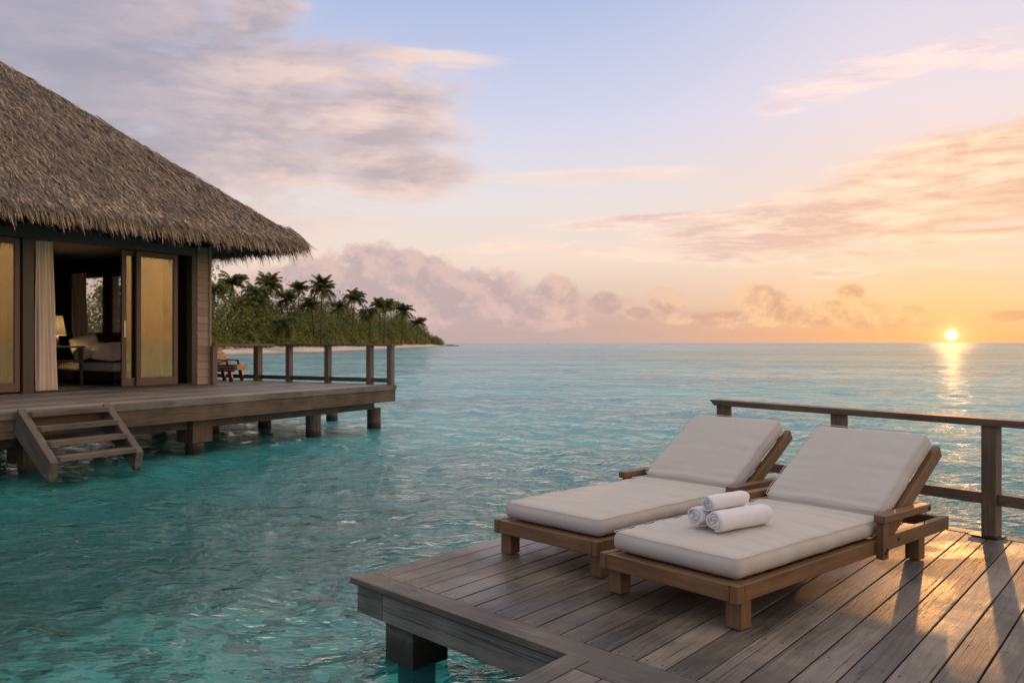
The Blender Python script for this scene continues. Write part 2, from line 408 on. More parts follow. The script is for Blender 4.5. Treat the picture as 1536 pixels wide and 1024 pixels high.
def water_mat():
    m, g, out = new_mat('sea_water')
    pos = g.geo('Position'); x, y, z = g.sep(pos)
    dist = g.v('LENGTH', g.xyz(x, y, 0.0))
    # ripples: short wind chop laid across the view, plus a rounder chop
    w1 = g.noise(g.xyz(g.mul(x, .8), g.mul(y, 1.3), 0.0), 6.0, 4, .55, .7)
    w2 = g.noise(g.xyz(g.mul(x, .7), g.mul(y, 1.2), 3.0), 1.25, 3, .5, .5)
    w3 = g.noise(g.xyz(g.mul(x, .8), g.mul(y, 1.2), 7.0), 13.0, 2, .5, .3)
    gust = g.noise(g.xyz(g.mul(x, .35), y, 1.0), .045, 4, .6)
    w5 = g.noise(g.xyz(g.mul(x, .55), y, 5.0), .24, 4, .6, .6)
    w6 = g.noise(g.xyz(g.mul(x, .45), y, 9.0), .06, 4, .6, .6)
    w7 = g.noise(g.xyz(g.mul(x, .65), g.mul(y, 1.1), 15.0), .75, 4, .55, .7)
    swell = g.add(g.mul(w7, g.ss(dist, 10.0, 45.0, 0.0, .22)), g.mul(w5, g.ss(dist, 12.0, 60.0, 0.0, .75))); swell = g.add(swell, g.mul(w6, g.ss(dist, 80.0, 400.0, 0.0, 2.6)))
    amp = g.mul(g.add(.6, g.mul(g.ss(gust, .3, .7), .8)), g.add(g.ss(dist, 5.0, 60.0, 1.3, .75), g.ss(dist, 900.0, 5000.0, 0.0, .5)))
    w4 = g.noise(g.xyz(g.mul(x, .8), g.mul(y, 1.35), 11.0), 2.5, 3, .5, .9)
    ridge = g.sub(1.0, g.m('ABSOLUTE', g.sub(g.mul(w4, 2.0), 1.0)))
    h = g.mul(g.add(g.mul(w1, .030), g.mul(w2, .042), g.mul(w3, .009), g.mul(ridge, .038)), amp)
    h = g.add(h, g.mul(g.add(swell, 0.0), g.add(.4, gust)))
    nm = g.bump(h, 1.0, 1.0)
    fr = g.n.new('ShaderNodeFresnel'); fr.inputs['IOR'].default_value = 1.333; g.l.new(nm, fr.inputs['Normal'])
    gl = g.n.new('ShaderNodeBsdfGlossy'); gl.inputs['Color'].default_value = (1, 1, 1, 1); g.l.new(nm, gl.inputs['Normal'])
    g.put(gl.inputs['Roughness'], g.ss(dist, 15.0, 400.0, .03, .16, 'LINEAR'))
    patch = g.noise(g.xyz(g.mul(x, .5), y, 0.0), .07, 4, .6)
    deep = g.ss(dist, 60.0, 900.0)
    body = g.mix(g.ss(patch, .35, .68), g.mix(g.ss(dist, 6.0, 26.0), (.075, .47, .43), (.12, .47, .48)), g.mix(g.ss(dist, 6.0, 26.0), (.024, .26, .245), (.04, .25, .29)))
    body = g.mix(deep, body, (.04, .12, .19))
    df = g.n.new('ShaderNodeBsdfDiffuse'); g.l.new(body, df.inputs[0])
    tr = g.n.new('ShaderNodeBsdfTransparent'); tr.inputs[0].default_value = (.33, .84, .87, 1)
    mb = g.n.new('ShaderNodeMixShader')
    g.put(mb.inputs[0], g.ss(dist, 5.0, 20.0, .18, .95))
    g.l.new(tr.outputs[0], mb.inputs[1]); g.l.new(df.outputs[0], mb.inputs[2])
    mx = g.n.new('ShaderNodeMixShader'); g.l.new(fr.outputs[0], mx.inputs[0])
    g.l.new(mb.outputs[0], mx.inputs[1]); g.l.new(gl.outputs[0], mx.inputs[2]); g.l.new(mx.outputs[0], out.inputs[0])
water_mat()

def glass_mat():
    m, g, out = new_mat('window_glass')
    fr = g.n.new('ShaderNodeFresnel'); fr.inputs['IOR'].default_value = 1.6
    n = g.noise(g.geo('Position'), 1.3, 2, .5)
    nm = g.bump(n, .25, .02)
    gl = g.n.new('ShaderNodeBsdfGlossy'); gl.inputs['Roughness'].default_value = .02; gl.inputs['Color'].default_value = (.72, .60, .38, 1); g.l.new(nm, gl.inputs['Normal'])
    tr = g.n.new('ShaderNodeBsdfTransparent'); tr.inputs[0].default_value = (.86, .86, .80, 1)
    mx = g.n.new('ShaderNodeMixShader'); g.l.new(g.m('MINIMUM', g.add(fr.outputs[0], .09), 1.0), mx.inputs[0])
    g.l.new(tr.outputs[0], mx.inputs[1]); g.l.new(gl.outputs[0], mx.inputs[2]); g.l.new(mx.outputs[0], out.inputs[0])
glass_mat()
def clear_glass():
    m, g, out = new_mat('clear_glass')
    gl = g.n.new('ShaderNodeBsdfGlossy'); gl.inputs['Roughness'].default_value = .02
    tr = g.n.new('ShaderNodeBsdfTransparent'); tr.inputs[0].default_value = (.9, .9, .88, 1)
    mx = g.n.new('ShaderNodeMixShader'); mx.inputs[0].default_value = .05
    g.l.new(tr.outputs[0], mx.inputs[1]); g.l.new(gl.outputs[0], mx.inputs[2]); g.l.new(mx.outputs[0], out.inputs[0])
clear_glass()

# ------------------------------------------------------------------ mesh helpers
class MB:
    """collects boxes, prisms, tubes and strips, with UVs in metres along the grain; build() links ONE mesh object"""
    def __init__(s): s.v = []; s.f = []; s.uv = []; s.dark = []
    def raw(s, verts, faces, uvs=None):
        o = len(s.v); s.v += [tuple(p) for p in verts]
        for i, fc in enumerate(faces):
            s.f.append(tuple(o + j for j in fc))
            s.uv.append(uvs[i] if uvs else [(0, 0)] * len(fc))
        return s
    def hexa(s, c, axis=None):
        """8 corners: bottom 0-3 ccw, top 4-7"""
        c = [Vector(p) for p in c]
        faces = [(3, 2, 1, 0), (4, 5, 6, 7), (0, 1, 5, 4), (1, 2, 6, 5), (2, 3, 7, 6), (3, 0, 4, 7)]
        e = [(c[1] - c[0]), (c[3] - c[0]), (c[4] - c[0])]
        if axis is None: axis = max(range(3), key=lambda i: e[i].length)
        ax = e[axis].normalized()
        ou, ov = random.random() * 20, random.random() * 20
        uvs = []
        for fc in faces:
            n = (c[fc[1]] - c[fc[0]]).cross(c[fc[2]] - c[fc[1]])
            if n.length > 0: n.normalize()
            b = n.cross(ax)
            if b.length < .3: b = (c[fc[1]] - c[fc[0]]).normalized()
            uvs.append([((c[i] - c[0]).dot(ax) + ou, (c[i] - c[0]).dot(b) + ov) for i in fc])
        return s.raw(c, faces, uvs)
    def box(s, x0, x1, y0, y1, z0, z1, M=None, axis=None):
        c = [(x0, y0, z0), (x1, y0, z0), (x1, y1, z0), (x0, y1, z0), (x0, y0, z1), (x1, y0, z1), (x1, y1, z1), (x0, y1, z1)]
        if M is not None: c = [M @ Vector(p) for p in c]
        return s.hexa(c, axis)
    def bar(s, a, b, w, h, up=(0, 0, 1)):
        """rectangular bar from a to b, w across, h along up"""
        a, b = Vector(a), Vector(b); d = (b - a).normalized(); sd = d.cross(Vector(up)).normalized() * (w / 2); u = sd.cross(d).normalized() * (h / 2)
        return s.hexa([a - sd - u, b - sd - u, b + sd - u, a + sd - u, a - sd + u, b - sd + u, b + sd + u, a + sd + u], 0)
    def quad2(s, pts, z0, z1, axis=None):
        """prism over a 4 point plan outline"""
        return s.hexa([(p[0], p[1], z0) for p in pts] + [(p[0], p[1], z1) for p in pts], axis)
    def tube(s, pts, rads, n=10, cap=True):
        pts = [Vector(p) for p in pts]; rings = []
        base = len(s.v); ou = random.random() * 10
        prev = None
        for i, p in enumerate(pts):
            d = (pts[min(i + 1, len(pts) - 1)] - pts[max(i - 1, 0)]).normalized()
            if prev is None: a = d.orthogonal().normalized()
            else: a = (prev - d * prev.dot(d)).normalized()
            prev = a; b = d.cross(a); r = rads[i] if hasattr(rads, '__len__') else rads
            rings.append([p + (a * math.cos(t) + b * math.sin(t)) * r for t in [2 * math.pi * k / n for k in range(n)]])
        verts = [q for rg in rings for q in rg]; faces = []; uvs = []; L = 0
        for i in range(len(pts) - 1):
            L2 = L + (pts[i + 1] - pts[i]).length
            for k in range(n):
                k2 = (k + 1) % n
                faces.append((i * n + k, i * n + k2, (i + 1) * n + k2, (i + 1) * n + k))
                uvs.append([(L + ou, k * .02), (L + ou, k * .02 + .02), (L2 + ou, k * .02 + .02), (L2 + ou, k * .02)])
            L = L2
        if cap:
            faces.append(tuple(range(n - 1, -1, -1))); uvs.append([(0, 0)] * n)
            m = (len(pts) - 1) * n; faces.append(tuple(m + k for k in range(n))); uvs.append([(0, 0)] * n)
        return s.raw(verts, faces, uvs)
    def build(s, name, mat, parent=None, bevel=0.0, smooth=False, seg=2):
        me = bpy.data.meshes.new(name); me.from_pydata(s.v, [], s.f); me.update()
        ul = me.uv_layers.new(name='UVMap')
        flat = np.array([c for fc in s.uv for c in fc], dtype=np.float32).ravel()
        ul.data.foreach_set('uv', flat)
        me.materials.append(MATS[mat])
        if s.dark:
            me.materials.append(MATS['dark_metal'])
            for k in s.dark: me.polygons[k].material_index = 1
        if smooth: me.polygons.foreach_set('use_smooth', [True] * len(me.polygons))
        o = bpy.data.objects.new(name, me); COL.objects.link(o)
        if parent is not None: o.parent = parent
        if bevel:
            b = o.modifiers.new('bevel', 'BEVEL'); b.width = bevel; b.segments = seg; b.limit_method = 'ANGLE'; b.angle_limit = R(40)
        return o

def np_mesh(name, V, Fq, mat, parent=None, smooth=False):
    me = bpy.data.meshes.new(name); V = np.asarray(V, np.float32); Fq = np.asarray(Fq, np.int32)
    me.vertices.add(len(V)); me.vertices.foreach_set('co', V.ravel())
    n = Fq.shape[1]
    me.loops.add(Fq.size); me.loops.foreach_set('vertex_index', Fq.ravel())
    me.polygons.add(len(Fq)); me.polygons.foreach_set('loop_start', np.arange(0, Fq.size, n, dtype=np.int32))
    me.polygons.foreach_set('loop_total', np.full(len(Fq), n, dtype=np.int32))
    if smooth: me.polygons.foreach_set('use_smooth', np.ones(len(Fq), dtype=bool))
    me.update(calc_edges=True); me.validate()
    me.materials.append(MATS[mat])
    o = bpy.data.objects.new(name, me); COL.objects.link(o)
    if parent is not None: o.parent = parent
    return o

def tag(o, label, cat, group=None):
    o['label'] = label; o['category'] = cat
    if group: o['group'] = group
    return o
def struct(o, kind='structure'): o['kind'] = kind; return o
def thing(name, label, cat, loc=(0, 0, 0), rz=0.0, group=None):
    o = bpy.data.objects.new(name, None); COL.objects.link(o); o.empty_display_size = .2
    o.location = loc; o.rotation_euler = (0, 0, rz)
    return tag(o, label, cat, group)
def copy_tree(o, parent=None):
    c = o.copy(); COL.objects.link(c)
    if parent is not None: c.parent = parent
    for ch in list(o.children): copy_tree(ch, c)
    return c

def ground(px, py, z):
    """where the photograph's pixel meets the level z"""
    Z = (EYE - z) * F_PX / (py - HOR)
    return Vector(((px - 768) / F_PX * Z, Z, z))
def rounded_box(a, b, c, r, nx, ny, nz, deform=None):
    """grid rounded box, half sizes a b c"""
    V = []; Fc = []; idx = {}
    def vid(i, j, k):
        key = (i, j, k)
        if key in idx: return idx[key]
        # spread the grid so that the edge radius gets its own rows
        def sp(t, n, h):
            s_ = -1 + 2 * t / n
            return h * math.sin(s_ * math.pi / 2 * .92) / math.sin(math.pi / 2 * .92)
        p = Vector((sp(i, nx, a), sp(j, ny, b), sp(k, nz, c)))
        core = Vector((max(-a + r, min(a - r, p.x)), max(-b + r, min(b - r, p.y)), max(-c + r, min(c - r, p.z))))
        dlt = p - core
        if dlt.length > 1e-9: p = core + dlt.normalized() * r
        if deform: p = deform(p)
        idx[key] = len(V); V.append(p); return idx[key]
    for i in range(nx):
        for j in range(ny):
            Fc.append((vid(i, j, nz), vid(i + 1, j, nz), vid(i + 1, j + 1, nz), vid(i, j + 1, nz)))
            Fc.append((vid(i, j + 1, 0), vid(i + 1, j + 1, 0), vid(i + 1, j, 0), vid(i, j, 0)))
    for i in range(nx):
        for k in range(nz):
            Fc.append((vid(i, 0, k), vid(i + 1, 0, k), vid(i + 1, 0, k + 1), vid(i, 0, k + 1)))
            Fc.append((vid(i + 1, ny, k), vid(i, ny, k), vid(i, ny, k + 1), vid(i + 1, ny, k + 1)))
    for j in range(ny):
        for k in range(nz):
            Fc.append((vid(0, j + 1, k), vid(0, j, k), vid(0, j, k + 1), vid(0, j + 1, k + 1)))
            Fc.append((vid(nx, j, k), vid(nx, j + 1, k), vid(nx, j + 1, k + 1), vid(nx, j, k + 1)))
    return V, Fc

# ================================================================== SETTING: sea
def build_water():
    az = np.concatenate([np.radians(np.linspace(-48, 48, 760)), np.radians(np.linspace(48, 312, 150))[1:-1]])
    rr = [0.9]
    while rr[-1] < 12000: rr.append(rr[-1] * (1.0075 if rr[-1] < 110 else 1.03))
    rr = np.array(rr); A, Rr = np.meshgrid(az, rr)
    X = Rr * np.sin(A); Y = Rr * np.cos(A)
    H = np.zeros_like(X); DX = np.zeros_like(X); DY = np.zeros_like(X)
    step = Rr * .0075
    r2 = np.random.default_rng(3)
    for lam in np.geomspace(.11, 6.0, 96):
        th = R(205) + r2.normal(0, .75)
        k = 2 * math.pi / lam; kx, ky = k * math.cos(th), k * math.sin(th)
        slope = .031 * (1.0 if lam < 1.3 else (1.3 / lam) ** .9) * r2.uniform(.6, 1.3)
        amp = slope / k
        fade = np.clip((lam / step - 2.2) / 3.0, 0, 1)
        ph = kx * X + ky * Y + r2.uniform(0, 6.28)
        # slow groups so that no crest runs on for ever
        env = .65 + .5 * np.sin(X * r2.normal(0, .5 / lam) + Y * r2.normal(0, .5 / lam) + r2.uniform(0, 6.28))
        H += amp * fade * env * np.cos(ph); DX -= .7 * amp * fade * env * math.cos(th) * np.sin(ph); DY -= .7 * amp * fade * env * math.sin(th) * np.sin(ph)
    calm = np.clip((Rr - .5) / 2, .3, 1)
    V = np.stack([X + DX, Y + DY, H * calm], -1).reshape(-1, 3)
    nr, na = X.shape
    i = np.arange(nr - 1)[:, None]; j = np.arange(na)[None, :]; j2 = (j + 1) % na
    Fq = np.stack([i * na + j, (i + 1) * na + j, (i + 1) * na + j2, i * na + j2], -1).reshape(-1, 4)[:, ::-1]
    V = np.vstack([V, [[0, 0, 0]]]); ctr = len(V) - 1
    o = np_mesh('sea_water', V, Fq, 'sea_water', smooth=True)
    return struct(o)
build_water()
mb = MB(); n = 40
pts = [(-260, -200), (260, -200), (260, 420), (-260, 420)]
mb.raw([(-260, -200, -1.5), (260, -200, -1.5), (260, 420, -2.2), (-260, 420, -2.2)], [(0, 1, 2, 3)])
struct(mb.build('seabed', 'seabed_sand'))

# ================================================================== island
SHORE = [(-190, 84), (-120, 92), (-77, 100), (-65, 106), (-50, 112), (-41, 117), (-36, 133), (-33.2, 152), (-32.6, 180), (-32.8, 217), (-33.5, 275), (-33.6, 335), (-33.6, 400), (-35.5, 450), (-46, 480)]
def shore_pt(t):
    """t in 0..1 along the shoreline -> point, inland normal"""
    seg = [math.dist(SHORE[i], SHORE[i + 1]) for i in range(len(SHORE) - 1)]; T = t * sum(seg)
    for i, s_ in enumerate(seg):
        if T <= s_ or i == len(seg) - 1:
            a, b = Vector(SHORE[i]), Vector(SHORE[i + 1]); f = T / s_
            d = (b - a).normalized(); return a.lerp(b, f), Vector((-d.y, d.x))
        T -= s_
def build_island():
    prof = [(-14, -1.6), (-5, -.45), (0, .02), (2, .22), (5, .62), (9, 1.15), (13, 1.6), (18, 1.9), (40, 2.2), (90, 2.4)]
    N = 90; V = []; Fq = []
    for i in range(N + 1):
        p, nn = shore_pt(i / N)
        sq = 1 - max(0, (i / N - .9) / .1) * .75
        wob = .7 * math.sin(i * .9) + .5 * math.sin(i * 2.3)
        for (dd, z) in prof:
            q = p + nn * ((dd + (wob if 0 <= dd < 14 else 0)) * sq); V.append((q.x, q.y, z + (.05 * math.sin(i * 1.7 + dd) if dd > 2 else 0)))
    m = len(prof)
    for i in range(N):
        for j in range(m - 1): Fq.append((i * m + j, i * m + j + 1, (i + 1) * m + j + 1, (i + 1) * m + j))
    Fq = [f[::-1] for f in Fq]
    return struct(np_mesh('island_beach', V, Fq, 'beach_sand', smooth=True))
build_island()

def leaf_cloud(blobs, size, per_m2):
    """many leaf-sized quads over and inside a set of uneven domes"""
    out = []
    for (cx, cy, cz, rx, ry, rz) in blobs:
        n_ = int(per_m2 * 2 * math.pi * ((rx * ry + rx * rz + ry * rz) / 3))
        d = rng.normal(size=(n_, 3)); d /= np.linalg.norm(d, axis=1)[:, None]; d[:, 2] = np.abs(d[:, 2]) * 1.0 - .12
        lump = 1 + .17 * np.sin(d[:, 0] * 5 + cx) * np.cos(d[:, 1] * 4 + cy) + .13 * np.sin(d[:, 2] * 9 + cx * 2 + d[:, 0] * 7) + rng.normal(0, .05, n_)
        lump *= np.where(rng.random(n_) < .25, rng.uniform(.7, 1, n_), 1)
        c = np.array([cx, cy, cz]) + d * np.array([rx, ry, rz]) * lump[:, None]
        nrm = d + rng.normal(0, .28, (n_, 3)); nrm /= np.linalg.norm(nrm, axis=1)[:, None]
        a = np.cross(nrm, rng.normal(size=(n_, 3))); a /= np.linalg.norm(a, axis=1)[:, None]; b = np.cross(nrm, a)
        s_ = size * rng.uniform(.5, 1.25, (n_, 1)) * (.7 + .3 * min(1.5, cy / 150))
        out.append(np.stack([c - a * s_, c + b * s_ * .45, c + a * s_, c - b * s_ * .45], 1))
    Q = np.concatenate(out).reshape(-1, 3)
    return Q, np.arange(len(Q)).reshape(-1, 4)
blobs = []
r3 = random.Random(5)
for i in range(170):
    t = .13 + .87 * (i / 170); p, nn = shore_pt(min(t, .99))
    sq = 1 - max(0, (t - .93) / .07) * .55
    q = p + nn * (r3.uniform(8.5, 11.5) * (.6 + .4 * sq)); h = r3.uniform(1.6, 3.8)
    blobs.append((q.x, q.y, 1.1, r3.uniform(2, 3.8), r3.uniform(2, 3.8), h))
    q = p + nn * (r3.uniform(9.5, 14) * (.5 + .5 * sq)); h = r3.uniform(5.0, 9.0) * (.6 + .4 * sq)
    blobs.append((q.x, q.y, 1.3, r3.uniform(2.6, 4.2), r3.uniform(2.6, 4.2), h))
    if i % 5 != 1:
        q = p + nn * (r3.uniform(13, 24) * (.4 + .6 * sq)); h = r3.uniform(9.0, 15.5) * (.6 + .4 * sq)
        blobs.append((q.x, q.y, 1.6, r3.uniform(2.8, 4.6), r3.uniform(2.8, 4.6), h))
for i in range(26):
    p, nn = shore_pt(r3.uniform(.90, .978)); q = p + nn * r3.uniform(3, 6)
    blobs.append((q.x, q.y, 1.0, r3.uniform(2.5, 4), r3.uniform(2.5, 4), r3.uniform(2.5, 4.6)))
for i in range(16):
    blobs.append((r3.uniform(-92, -62), r3.uniform(128, 150), 1.5, r3.uniform(3, 5), r3.uniform(3, 5), r3.uniform(5, 8.5)))
Q, Fq = leaf_cloud(blobs, .30, 4.6)
o = struct(np_mesh('island_undergrowth', Q, Fq, 'bush_leaf'), 'stuff')
tag(o, 'dense green bushes and low trees massed along the island beach', 'undergrowth')

def palm_crown(seed, n_fr, droop, name='crown'):
    r = random.Random(seed); V = []; Fq = []
    def quad(a, b, c, d): 
        k = len(V); V.extend([a, b, c, d]); Fq.append((k, k + 1, k + 2, k + 3))
    for i in range(n_fr):
        az_ = i * 2.39996 + r.uniform(-.3, .3); e0 = R(r.uniform(-25, 80)) if i > n_fr * .3 else R(r.uniform(30, 85))
        L = r.uniform(2.1, 3.0); dirh = Vector((math.cos(az_), math.sin(az_), 0)); p = Vector((0, 0, 0)); e = e0; seg = 9
        pts_ = [p.copy()]
        for k in range(seg):
            p = p + (dirh * math.cos(e) + Vector((0, 0, 1)) * math.sin(e)) * (L / seg); pts_.append(p.copy()); e -= R(droop) * (.5 + 1.0 * k / seg)
        side = Vector((-dirh.y, dirh.x, 0))
        for k in range(seg):
            a, b = pts_[k], pts_[k + 1]; d = (b - a).normalized()
            quad(a - side * .035, b - side * .025, b + side * .025, a + side * .035)
            if k == 0: continue
            for h in (0, .5):
                c = a.lerp(b, h); ll = (.34 + .72 * math.sin(math.pi * min(1, (k + h) / seg * .95))) * .72
                for sg in (-1, 1):
                    tip = c + side * sg * ll * .72 + d * ll * .55 + Vector((0, 0, -ll * r.uniform(.25, .75)))
                    w_ = d * .10
                    quad(c - w_, c + w_, tip + w_ * .45, tip - w_ * .45)
    return V, Fq
CROWNS = []
for s_ in range(5):
    V, Fq = palm_crown(20 + s_, 34 + 2 * s_, 8.5 + 1.6 * (s_ % 3)); CROWNS.append((V, Fq))
PALMS = [  # picture x, top y, distance, lean, crown size, label
    (322, 425, 150, .2, 1.0, 'palm half hidden beside the villa corner, leftmost palm of the island'),
    (349, 413, 155, -.6, 1.15, 'tall full crowned palm, second from the villa corner'),
    (383, 428, 150, .8, 1.1, 'palm with slim leaning trunk between two taller palms near the villa'),
    (403, 414, 165, .5, 1.15, 'tall palm with wide ragged crown above the middle rail posts'),
    (366, 446, 145, -.5, .9, 'short palm below the two tall crowns near the villa'),
    (430, 437, 170, -.4, .95, 'palm with drooping dark crown left of the middle gap'),
    (449, 424, 185, .3, .95, 'narrow palm set back left of the tall straight palm'),
    (426, 474, 142, .9, 1.0, 'low palm with yellowish drooping fronds in the bushes'),
    (483, 419, 170, .1, 1.15, 'tall straight trunked palm standing in the middle of the island'),
    (466, 447, 175, -.5, .9, 'short palm tucked left under the tall straight palm'),
    (508, 452, 195, .4, .9, 'low palm to the right of the tall straight palm'),
    (532, 437, 215, .4, 1.25, 'wide crowned palm alone above the corner of the deck rail'),
    (553, 461, 230, -.3, 1.15, 'short palm between the wide palm and the close pair'),
    (568, 450, 260, -.4, 1.1, 'left palm of the close pair towards the island tip'),
    (579, 449, 262, .4, 1.25, 'right palm of the close pair towards the island tip'),
    (604, 456, 285, .3, 1.45, 'large palm second from the island tip'),
    (627, 477, 330, .3, 1.4, 'last low palm by the island tip'),
    (170, 428, 140, .4, 1.1, 'palm seen through the villa window, right of its curtain'),
    (120, 424, 142, -.3, 1.0, 'palm hidden behind the villa curtain'),
]
for i, (px, py, D, lean, cs, lab) in enumerate(PALMS):
    if i == 18: continue
    cs *= 1.12
    X = (px - 768) / F_PX * D; ztop = EYE + (HOR - py) / F_PX * D; zc = ztop - 1.45 * cs; base = 1.5
    root = thing('coconut_palm', lab, 'palm tree', (X - lean * 1.6, D, base), 0, 'coconut palms on the island')
    t = MB(); Hh = zc - base
    path = [(lean * 1.6 * f ** 1.7, 0, Hh * f) for f in (0, .15, .35, .55, .75, .9, 1.0)]
    t.tube(path, [.24, .19, .16, .145, .13, .12, .13], 8).build('trunk', 'palm_bark', root, smooth=True)
    V, Fq = CROWNS[i % 5]; a = random.uniform(0, 6.28); ca, sa = math.cos(a), math.sin(a)
    W = [(lean * 1.6 + (v.x * ca - v.y * sa) * cs, (v.x * sa + v.y * ca) * cs, Hh + v.z * cs) for v in V]
    np_mesh('crown', W, Fq, 'palm_leaf', root)
# a low rock at the tip
m_ = MB()
for (dx, dy, r_) in ((0, 0, .9), (1.6, .4, .6), (3.4, .1, .45), (-1.8, .5, .7)):
    V, Fc = rounded_box(r_ * 1.5, r_ * 1.2, r_ * .6, r_ * .35, 6, 6, 4, lambda p: p * (1 + .15 * math.sin(p.x * 4 + dx) + .1 * math.cos(p.y * 5)))
    m_.raw([(v.x + dx, v.y + dy, v.z) for v in V], Fc)
o = m_.build('shore_rock', 'pile_wood'); o.location = (-31.5, 430, .1)
tag(o, 'low dark rocks in the water off the island tip', 'rock')

# ================================================================== near deck
ZD = .42
Fp = ground(536, 865, ZD).xy
pd = Vector((math.sin(R(39.3)), math.cos(R(39.3)))); wd = Vector((pd.y, -pd.x))
qd = Vector((math.sin(R(135.4)), math.cos(R(135.4))))
post1 = ground(1086, 734.2, ZD).xy; post3 = ground(1487, 805, ZD).xy
rd = (post3 - post1).normalized()
def isect(p, d, q, e):
    den = d.x * e.y - d.y * e.x; r_ = q - p; return p + d * ((r_.x * e.y - r_.y * e.x) / den)
nrm_r = Vector((-rd.y, rd.x));  nrm_r = nrm_r if nrm_r.dot(pd) > 0 else -nrm_r
far0 = post1 + nrm_r * .10
nrm_q = Vector((-qd.y, qd.x));  nrm_q = nrm_q if nrm_q.dot(pd) > 0 else -nrm_q
deck = thing('sun_deck', 'weathered grey plank deck over the water carrying two loungers', 'deck', (Fp.x, Fp.y, 0))
def L2(p): return (p - Fp)
trim = .125
screws = []; mb = MB(); c = 0.0; pw = .1515; i = 0
while c < 6.4:
    c1 = c + pw - .0075 - random.uniform(0, .002)
    def ends(cc):
        b = Fp + wd * cc
        return isect(b, pd, Fp + nrm_q * (trim + .005), qd), isect(b, pd, far0 - nrm_r * .11, rd)
    a0, a1 = ends(c); b0, b1 = ends(c1)
    dz = random.uniform(-.0015, .0015)
    for kk in range(1, 9):
        for ff in (.22, .78):
            sp_ = isect(Fp + wd * (c + (c1 - c) * ff), pd, Fp + nrm_q * (.16 + .62 * (kk - 1)), qd) + pd * random.uniform(-.008, .008) - Fp
            screws.append((sp_.x, sp_.y, ZD + dz))
    mb.quad2([L2(b0), L2(b1), L2(a1), L2(a0)], ZD - .032 + dz, ZD + dz, 0); c += pw
for (sx_, sy_, sz_) in screws:
    ring_ = [(sx_ + .0055 * math.cos(t * math.pi / 4), sy_ + .0055 * math.sin(t * math.pi / 4)) for t in range(8)]
    mb.raw([(a, b, sz_ + .0012) for a, b in ring_], [tuple(range(8))]); mb.dark.append(len(mb.f) - 1)
mb.build('deck_boards', 'deck_wood', deck, .0025, seg=1)
endq = Fp + qd * 6.5; endr = isect(Fp + wd * 6.4, pd, far0, rd)
G0 = isect(Fp, pd, far0, rd)
ov = Fp - nrm_q * .03 - wd * .03
mb = MB()
def strip(mb, a, b, n_, w_, z0, z1):
    mb.quad2([L2(a), L2(b), L2(b + n_ * w_), L2(a + n_ * w_)], z0, z1, 0)
strip(mb, ov, ov + qd * 6.6, nrm_q, trim + .03, ZD - .034, ZD + .0035)
mb.build('edge_board', 'deck_wood', deck, .004)
mb = MB(); strip(mb, G0 - nrm_r * .105, G0 - nrm_r * .105 + rd * 6.3, nrm_r, .125, ZD - .034, ZD + .002)
mb.build('edge_board', 'deck_wood', deck, .004)
# fascia boards, two lengths butted, with a shadow gap under the deck edge
mb = MB(); fz0, fz1 = ZD - .205, ZD - .052
strip(mb, Fp + qd * .0, Fp + qd * .25, nrm_q, .04, fz0, fz1); strip(mb, Fp + qd * .253, Fp + qd * 6.5, nrm_q, .04, fz0, fz1 - .001)
fas = mb.build('fascia_board', 'fascia_wood', deck, .004)
mb = MB(); strip(mb, Fp + pd * .045, G0 - pd * .06, wd, .04, fz0, fz1); mb.build('fascia_board', 'fascia_wood', deck, .004)
mb = MB(); strip(mb, G0 - nrm_r * .03 + rd * .05, G0 - nrm_r * .03 + rd * 6.2, -nrm_r, .04, fz0, fz1); mb.build('fascia_board', 'fascia_wood', deck, .004)
mb = MB()
for k in range(1, 7):
    a = Fp + nrm_q * (.05 + .62 * k - .5); strip(mb, a + qd * .06, a + qd * 6.3, nrm_q, .06, ZD - .17, ZD - .036)
mb.build('joist', 'pile_wood', deck)
def near_pile(p, blk=.13, rad=.11):
    m1 = MB(); M = Matrix.Translation((p.x - Fp.x, p.y - Fp.y, 0)) @ Matrix.Rotation(math.atan2(qd.y, qd.x), 4, 'Z')
    m1.box(-blk, blk, -blk, blk, -.03, ZD - .207, M, 2)
    o = m1.build('pile', 'pile_wood', deck, .006)
    m2 = MB(); m2.tube([(p.x - Fp.x, p.y - Fp.y, -1.9), (p.x - Fp.x, p.y - Fp.y, -.02)], rad, 16)
    m2.build('pile_shaft', 'pile_wood', o, smooth=False)
for k in (.33, 1.55, 3.1, 4.7): near_pile(Fp + qd * k + nrm_q * .19)
for k in (.4, 2.0, 4.0): near_pile(Fp + qd * k + nrm_q * 2.1)
for k in (.3, 2.0, 4.0): near_pile(G0 + rd * k - nrm_r * .3)

# walkway joining at the front edge
Kp = ground(862, 979, ZD).xy; kq = (Kp - Fp).dot(qd)
Wp = Fp + qd * kq - nrm_q * .034
walk = thing('walkway_platform', 'plank walkway joining the near edge of the sun deck', 'walkway', (Fp.x, Fp.y, 0))
zt = ZD + .012
def wstrip(mb, s0, s1, t0, t1, z0=zt - .03, z1=zt, ax=0):
    """s along q, t along -p (towards the viewer)"""
    f = lambda s_, t_: L2(isect(Wp + qd * s_, pd, Wp - nrm_q * t_, qd))
    mb.quad2([f(s0, t0), f(s1, t0), f(s1, t1), f(s0, t1)], z0, z1, ax)
mb = MB(); wstrip(mb, 0, .118, 0, 5.5, ax=1); mb.build('edge_board', 'deck_wood', walk, .004)
mb = MB(); wstrip(mb, .123, 4.2, 0, .115, ax=0); mb.build('edge_board', 'deck_wood', walk, .004)
mb = MB(); s_ = .123
while s_ < 4.1:
    wstrip(mb, s_, s_ + .145, .12, 5.5, ax=1); s_ += .152
mb.build('deck_boards', 'deck_wood', walk, .0025, seg=1)
